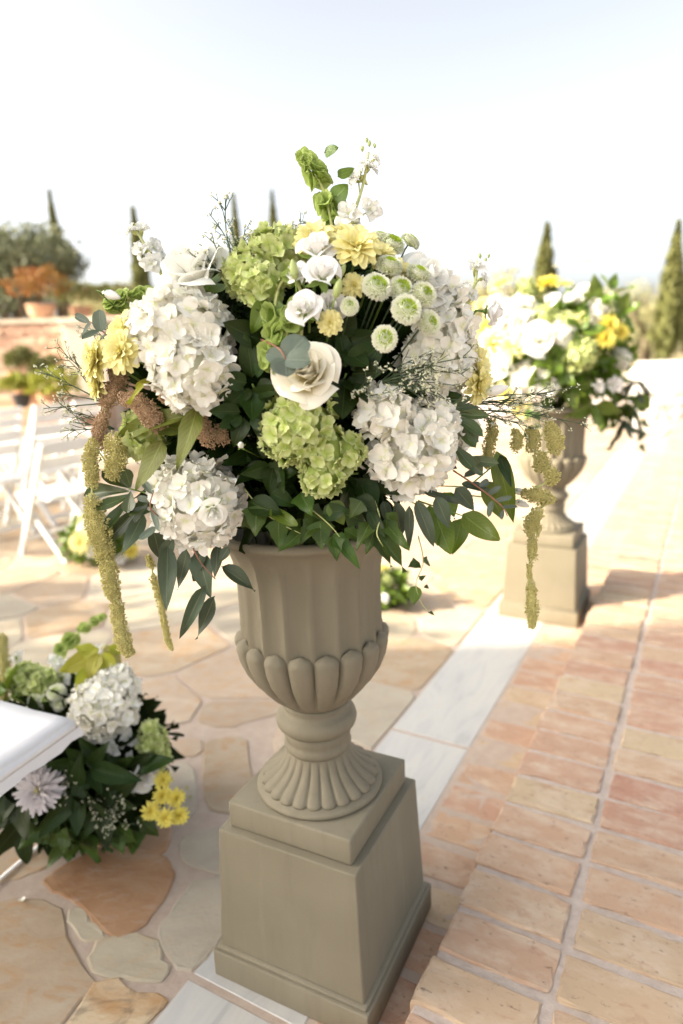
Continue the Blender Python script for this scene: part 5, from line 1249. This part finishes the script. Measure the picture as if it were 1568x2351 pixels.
arrange(FC, FR, [
    ('hw', 1178, 722, 58, .0, 'white hydrangea at the upper left of the far bouquet'), ('hw', 1182, 688, 40, -.03, 'white hydrangea at the top left shoulder of the far bouquet'),
    ('r', 1236, 778, 44, .02, 'overexposed white rose left of the far bouquet centre'), ('r', 1152, 838, 36, .02, 'round white rose at the left edge of the far bouquet'),
    ('hw', 1212, 878, 46, .0, 'white hydrangea low in the middle of the far bouquet'), ('l', 1257, 882, 26, .02, 'white lisianthus beside the low hydrangea of the far bouquet'),
    ('hg', 1335, 812, 46, .0, 'yellow-green hydrangea right of the far bouquet centre'), ('l', 1268, 692, 20, .02, 'small white bloom high in the far bouquet, left of two'),
    ('l', 1312, 690, 20, .02, 'small white bloom high in the far bouquet, right of two'), ('yb', 1258, 655, 30, .0, 'yellow chrysanthemum crowning the far bouquet'),
    ('y', 1128, 785, 34, .0, 'yellow bloom at the left rim of the far bouquet'), ('y', 1180, 800, 30, .03, 'yellow bloom under the white hydrangea of the far bouquet'),
    ('yb', 1112, 745, 26, -.02, 'small yellow bloom at the far bouquet, next to the near stock spike'), ('yb', 1398, 745, 24, .0, 'golden chrysanthemum at the upper right of the far bouquet'),
    ('yb', 1386, 778, 24, .01, 'golden chrysanthemum just below another at the right of the far bouquet'), ('yb', 1425, 762, 20, .0, 'rightmost golden chrysanthemum of the far bouquet'),
    ('hw', 1448, 828, 26, -.03, 'dim white hydrangea at the right rim of the far bouquet'), ('l', 1410, 882, 22, .01, 'white lisianthus at the lower right of the far bouquet'),
    ('l', 1376, 886, 14, .01, 'tiny white bloom at the lower right of the far bouquet'), ('hg', 1300, 735, 34, -.02, 'pale green hydrangea in the upper middle of the far bouquet'),
    ('hw', 1375, 700, 34, -.02, 'bluish white hydrangea at the upper right of the far bouquet'), ('s', 1290, 640, 18, .06, 'white stock floret sticking up from the far bouquet, left'),
    ('s', 1335, 640, 18, .08, 'white stock floret sticking up from the far bouquet, right'), ('s', 1215, 660, 18, .03, 'white stock floret at the top left of the far bouquet'),
    ('y', 1160, 905, 26, -.01, 'pale yellow bloom low at the left of the far bouquet'), ('y', 1200, 940, 26, .0, 'yellow bloom hanging below the far bouquet'),
    ('l', 1232, 945, 20, .0, 'white bloom hanging below the far bouquet'), ('hg', 1250, 715, 30, -.01, 'small green hydrangea left of the small white blooms in the far bouquet'),
    ('y', 1105, 700, 20, .0, 'lemon bloom at the upper left rim of the far bouquet'), ('y', 1148, 655, 26, .0, 'lemon bloom on the top left skyline of the far bouquet'), ('hw', 1125, 690, 36, -.02, 'white hydrangea at the far left top of the far bouquet'),
    ('y', 1118, 830, 20, .0, 'lemon bloom left of the round white rose in the far bouquet'), ('hw', 1290, 765, 34, .0, 'white hydrangea right of the overexposed rose in the far bouquet'), ('y', 1335, 735, 16, .01, 'lemon bloom above the yellow-green hydrangea in the far bouquet'),
    ('hg', 1205, 650, 26, .0, 'pale green bloom on the skyline of the far bouquet'), ('y', 1300, 655, 16, .0, 'pale lemon bloom right of the yellow crown of the far bouquet'), ('hw', 1345, 668, 28, .0, 'small white hydrangea at the top right of the far bouquet'), ('r', 1110, 880, 28, .0, 'white rose low at the left rim of the far bouquet')], FGp, 1.0)
leaves_round(FC, FR, [(1370, 690, 6), (1400, 670, 5), (1420, 720, 5), (1330, 760, 4), (1150, 700, 4)], 'lit', 'leaf_spray', 'bright green leaf tips at the upper right of the far bouquet', 'leaves', .10, .3, 'leaf sprays of the far bouquet', 3, -.2, .0)
leaves_round(FC, FR, [(1390, 930, 8), (1420, 920, 7), (1360, 920, 6), (1450, 900, 5)], 'lit', 'leaf_spray', 'leaves drooping at the lower right of the far bouquet', 'leaves', .12, .3, 'leaf sprays of the far bouquet', 4, .7, .02)
leaves_round(FC, FR, [(1270, 820, 7), (1290, 860, 7), (1240, 850, 5), (1310, 900, 6), (1180, 770, 4)], 'lit', 'leaf_spray', 'glossy leaves in the middle of the far bouquet', 'leaves', .10, .3, 'leaf sprays of the far bouquet', 5, .1, -.02)
leaves_round(FC, FR, [(1430, 960, 6), (1440, 930, 5), (1455, 870, 5)], 'euc', 'eucalyptus_sprig', 'grey eucalyptus hanging at the right of the far bouquet', 'leaves', .15, .15, 'leaf sprays of the far bouquet', 6, 1.2, .0)
sprig('ivy_vine', 'thin ivy strand trailing from the right of the far bouquet', 'ivy', 'ivy', [(1430, 910, 0), (1470, 960, 0), (1478, 1000, 0), (1462, 1045, 0)], [(1468, 945, 1486, 930, 9), (1472, 965, 1490, 985, 9), (1478, 990, 1462, 1015, 9), (1470, 1020, 1480, 1040, 7), (1440, 920, 1478, 912, 9)], 3.5, M_PSTEM, None, .003)
sprig('ivy_vine', 'second ivy strand hanging from the left of the far bouquet over its urn', 'ivy', 'ivy', [(1215, 900, 0), (1222, 950, 0), (1240, 985, 0)], [(1220, 940, 1205, 965, 10), (1225, 950, 1245, 965, 10), (1235, 970, 1228, 995, 8)], 3.2, M_PSTEM, None, .003)

# --- floor arrangement in the left foreground
AC_ = P(190, 1735, 2.12); AR = V((.27, .23, .26)); AGp = 'blooms of the left floor arrangement'
o = obj('bouquet_greenery', fill_dome(AC_, AR * 1.1, 900, .10, -.95).mesh('bouquet_greenery', LM['fill']), None, Matrix.Translation(AC_), kind='stuff'); tag(o, 'dark leafy mass of the floor arrangement at left', 'foliage')
def hyf(label, u, v, r, D, fs, green): return hydrangea(label, [(u, v, r, D)], fs, green, AGp)
hydrangea('white hydrangea crowning the floor arrangement beside the cloth seat', [(240, 1620, 74, 1.98), (262, 1580, 55, 2.0), (220, 1650, 50, 1.97)], .036, False, AGp)
hydrangea('green hydrangea at the right side of the floor arrangement', [(352, 1705, 32, 2.0), (360, 1735, 28, 1.99), (345, 1680, 25, 2.0)], .030, True, AGp)
hydrangea('pale green hydrangea behind the cloth seat corner', [(95, 1580, 46, 2.1), (60, 1560, 38, 2.12)], .032, True, AGp)
AP = lambda u, v, D: P(u, v, D)
mum('shaggy blush white chrysanthemum under the cloth seat', AP(90, 1812, 1.86), V((-.1, -.9, .4)), .068, LP, AGp, rings=((18, -8, 1.0), (17, 10, .96), (16, 26, .9), (14, 42, .8), (12, 56, .68), (8, 72, .5)))
mum('blush chrysanthemum half hidden behind the shaggy one', AP(125, 1785, 1.95), V((.5, -.6, .4)), .05, LP, AGp, rings=((14, 0, 1.0), (12, 25, .9), (9, 50, .7)))
for u, v, D, lab in [(404, 1832, 1.92, 'yellow chrysanthemum at the right edge of the floor arrangement'), (372, 1826, 1.91, 'yellow chrysanthemum in the middle of the low yellow cluster'), (346, 1862, 1.90, 'yellow chrysanthemum at the left of the low yellow cluster'), (380, 1878, 1.90, 'lowest yellow chrysanthemum of the cluster by the floor'), (374, 1790, 1.94, 'topmost yellow chrysanthemum of the low cluster'), (412, 1872, 1.92, 'yellow chrysanthemum low at the right of the cluster')]:
    mum(lab, AP(u, v, D), V((rnd(0, .7), -.7, rnd(.1, .6))), .027, YP2, AGp)
def stk(u, v, D, r, lab): single('stock_floret', lab, 'stock', random.choice(RUF), AP(u, v, D), V((rnd(-.3, .3), -.8, .5)), r, AGp)
for u, v, D, r, lab in [(258, 1718, 1.96, .034, 'round white carnation-like bloom right of centre in the floor arrangement'), (292, 1690, 1.99, .026, 'small white stock floret right of the crowning hydrangea'), (308, 1702, 1.99, .024, 'white stock floret beside the green hydrangea on the floor'), (280, 1708, 1.99, .02, 'tiny white stock floret between the round bloom and green hydrangea'), (300, 1735, 1.98, .018, 'lowest small white floret right of the round bloom'),
                        (128, 1518, 2.15, .032, 'white stock floret at the top left of the floor arrangement'), (150, 1545, 2.14, .038, 'white stock floret behind the yellow-green leaves'), (165, 1560, 2.12, .03, 'white stock floret just left of the crowning hydrangea'), (40, 1510, 2.2, .03, 'white floret at the back left of the floor arrangement'), (225, 1490, 2.15, .02, 'small white floret under the arching yellow-green stem')]:
    stk(u, v, D, r, lab)
single('freesia', 'white star-like flower low on the right of the floor arrangement', 'flower', J_LISI, AP(335, 1785, 1.95), V((.5, -.7, .2)), .05, AGp)
single('freesia', 'second white star-like flower left of the yellow cluster', 'flower', RUF[1], AP(308, 1795, 1.93), V((-.2, -.9, .1)), .036, AGp)
for u, v, lab in [(112, 1610, 'button chrysanthemum beside the cloth seat, right one'), (140, 1612, 'green-eyed button chrysanthemum left of the crowning hydrangea'), (78, 1612, 'button chrysanthemum beside the cloth seat, left one'), (130, 1590, 'button chrysanthemum behind the other three on the floor')]:
    button(lab, AP(u, v, 2.04), V((0, -.6, .7)), .026, AGp)
sprig('amaranth_leaves', 'arching stem of yellow-green leaves over the floor arrangement', 'leaves', 'lime', [(215, 1700, 0), (212, 1560, 0), (222, 1500, 0), (245, 1480, 0), (262, 1500, 0)], [
    (216, 1535, 176, 1590, 26, -.02, -.05), (214, 1505, 140, 1545, 26, 0, -.02), (222, 1500, 170, 1482, 18), (225, 1500, 208, 1560, 24, -.02, -.04), (240, 1495, 252, 1560, 26, -.02, -.03), (244, 1482, 275, 1535, 20), (226, 1488, 190, 1510, 18, 0, -.02), (250, 1484, 280, 1500, 14)], 2.02, M_PSTEM)
amaranth('pale amaranth tassel drooping from the arching stem of the floor arrangement', [[(245, 1490, 10, 0), (262, 1510, 14, 0), (270, 1540, 11, 0), (268, 1560, 6, 0)]], 2.03, 0, seed=21, bead=.0028)
amaranth('amaranth tassel at the left picture edge beside the cloth seat', [[(5, 1460, 9, 0), (8, 1510, 15, 0), (12, 1560, 14, 0), (5, 1600, 12, 0)]], 2.15, 0, seed=22, bead=.0028)
bells('bell flower stem at the back of the floor arrangement', PP([(100, 1590), (130, 1510), (160, 1470), (205, 1432), (235, 1418)], 2.15), [(.35, 4, .03), (.5, 5, .034), (.7, 4, .026), (.85, 4, .022), (.97, 4, .018)], None)
leaves_round(AC_, AR, [(200, 1760, 6), (250, 1770, 6), (290, 1760, 6), (180, 1810, 6), (230, 1840, 5)], 'broad', 'leaf_spray', 'long dark leaves in the middle of the floor arrangement', 'leaves', .13, .20, 'leaf sprays of the left floor arrangement', 11, .2)
leaves_round(AC_, AR, [(150, 1900, 7), (200, 1905, 6), (260, 1895, 6), (310, 1870, 6), (110, 1880, 6)], 'ivy', 'leaf_spray', 'green leaves spilling onto the paving below the floor arrangement', 'leaves', .10, .33, 'leaf sprays of the left floor arrangement', 12, .9)
leaves_round(AC_, AR, [(30, 1810, 6), (20, 1850, 6), (60, 1880, 5)], 'broad', 'leaf_spray', 'dark leaves below the cloth seat at the left edge', 'leaves', .12, .28, 'leaf sprays of the left floor arrangement', 13, .3)
leaves_round(AC_, AR, [(20, 1590, 5), (45, 1600, 5)], 'lit', 'leaf_spray', 'bright green leaves above the cloth seat at the left edge', 'leaves', .10, .36, 'leaf sprays of the left floor arrangement', 14, .0)
sprig('leaf_sprig', 'long leaves hanging down to the orange flagstone', 'leaves', 'ivy', [(150, 1890, 0), (135, 1920, -.02), (140, 1950, -.03)], [(150, 1905, 100, 1915, 22), (150, 1925, 110, 1990, 20), (145, 1930, 150, 1975, 18), (160, 1900, 185, 1945, 20), (120, 1900, 85, 1930, 18), (165, 1920, 172, 1965, 16)], 1.97, None)
spray('sprig of tiny yellow-green buds low in the floor arrangement', AP(240, 1830, 2.0), [AP(u, v, 1.87) for u, v in ((215, 1880), (235, 1905), (262, 1885), (285, 1850), (260, 1830), (205, 1840), (280, 1895), (245, 1870))], seed=31, twigs=6, tl=.04, r0=.0018)
spray('small sprig of yellow buds right of the shaggy chrysanthemum', AP(160, 1800, 1.95), [AP(u, v, 1.87) for u, v in ((145, 1795), (165, 1780), (150, 1825), (140, 1845))], seed=32, twigs=5, tl=.03, r0=.0018)

# --- arrangements further back on the paving
def small_arr(C, Rr, items, group, flab, n=350, ty='lit'):
    o = obj('bouquet_greenery', fill_dome(C, Rr, n, .10, -.95).mesh('bouquet_greenery', LM[ty]), None, Matrix.Translation(C), kind='stuff'); tag(o, flab, 'foliage'); arrange(C, Rr, items, group)
A2 = P(222, 1238, 4.75)
small_arr(A2, V((.30, .2, .17)), [('hw', 205, 1205, 30, 0, 'white hydrangea of the sunlit floor arrangement behind the left tassel'), ('y', 190, 1245, 26, .02, 'yellow bloom of the sunlit floor arrangement, leftmost'), ('hw', 215, 1262, 20, .02, 'small white bloom low in the sunlit floor arrangement'), ('y', 235, 1225, 24, 0, 'yellow bloom of the sunlit floor arrangement behind the tassel'), ('hg', 195, 1190, 20, 0, 'pale green bloom topping the sunlit floor arrangement'), ('yb', 300, 1265, 18, 0, 'yellow bloom right of the tassel, low behind the eucalyptus'), ('l', 275, 1280, 16, .02, 'white bloom right of the tassel near the paving')], 'blooms of the sunlit floor arrangement', 'green leaves of the sunlit floor arrangement behind the left tassel')
A3 = P(885, 1352, 3.85)
small_arr(A3, V((.13, .12, .10)), [('y', 880, 1310, 18, .01, 'yellow bloom peeping out behind the near urn'), ('l', 882, 1372, 12, .01, 'small pale bloom low behind the near urn'), ('hg', 890, 1330, 16, 0, 'green bloom behind the right side of the near urn')], 'blooms of the arrangement behind the near urn', 'green ivy clump on the paving behind the near urn', 160)

# --- cloth covered seat at the left edge
e1 = V((-.40, -.917, 0)); e2 = V((-.917, .40, 0)); SC = V((-.695, 1.575, 0))
t = thing('cloth_stool', 'white cloth covered seat with thin white frame at the left picture edge', 'seat', SC + (e1 + e2) * .225)
MS = Matrix(((e2.x, e1.x, 0, 0), (e2.y, e1.y, 0, 0), (0, 0, 1, 0), (0, 0, 0, 1)))
def cush(s, t_):
    return None
bm = bmesh.new(); bmesh.ops.create_cube(bm, size=1)
for q in bm.verts: q.co = V((q.co.x * .45, q.co.y * .45, q.co.z * .036))
bmesh.ops.bevel(bm, geom=bm.edges[:], offset=.011, segments=3, affect='EDGES')
bmesh.ops.subdivide_edges(bm, edges=[e for e in bm.edges if e.calc_length() > .1], cuts=9, use_grid_fill=True)
for q in bm.verts:
    f = (1 - (abs(q.co.x) / .225) ** 2) * (1 - (abs(q.co.y) / .225) ** 2)
    q.co.z += .012 * max(0, f) * (1 if q.co.z > 0 else 0) + .004 * noise.noise(q.co * 14) + (.003 * math.sin(q.co.x * 60) if q.co.z < 0 else 0)
me = bpy.data.meshes.new('cushion'); bm.to_mesh(me); bm.free(); me.materials.append(M_CLOTH); me.polygons.foreach_set('use_smooth', [True] * len(me.polygons))
obj('cushion', me, t, MS @ Matrix.Translation((0, 0, .546)))
mb = MB()
for k in range(4):
    M = Matrix.Rotation(k * PI / 2, 4, 'Z')
    mb.add(grid(lambda s, t_: (s * .228, -.226 - .003 * math.sin(s * 21) * t_ - .006 * t_, -.026 * t_ - .004 * math.sin(s * 9 + k) * t_), 24, 3), M)
obj('cloth_skirt', mb.mesh('cloth_skirt', M_CLOTH), t, MS @ Matrix.Translation((0, 0, .538)))
for sx in (.095, .205):
    mb = MB(); mb.add(tube([V((sx, -.17, .52)), V((sx, -.40, .012)), V((sx, .28, .012)), V((sx, .17, .52))], .007, 8)); obj('sled_leg', mb.mesh('sled_leg', M_WHITE), t, MS)
bobj('crossbar', t, M_WHITE, bar(MS @ V((-.14, 0, .505)), MS @ V((.215, 0, .505)), .03, .02))

# --- a few fallen petals and leaf scraps on the paving
def scrap(u, v, r, mat, lab, cat, rot):
    mb = MB(); mb.add(grid(lambda s_, t_: (s_ * .6 * math.sin(PI * (.08 + t_ * .84)) ** .6, t_ - .5, .16 * s_ * s_ + .12 * math.sin(3 * t_ + rot)), 4, 5))
    p = G(u, v, .009); tag(obj('fallen_petal' if cat == 'petal' else 'leaf_scrap', mb.mesh('scrap', mat), None, Matrix.Translation(p) @ Matrix.Rotation(rot, 4, 'Z') @ Matrix.Scale(r, 4)), lab, cat)
scrap(50, 2066, .016, M_WHY, 'single white petal fallen on the paving below the seat', 'petal', .6)
scrap(436, 1830, .012, LM['lime'], 'small yellow-green leaf scrap on the grey flagstone, lower one', 'leaf', 1.2)
scrap(430, 1808, .010, LM['lime'], 'small yellow-green leaf scrap on the grey flagstone, upper one', 'leaf', 2.4)
scrap(1210, 1905, .010, LM['fill'], 'dark leaf scrap lying on the brick walk', 'leaf', .3)
scrap(1505, 2288, .016, LM['fill'], 'dark curled leaf scrap near the bottom right corner of the brick walk', 'leaf', 2.0)
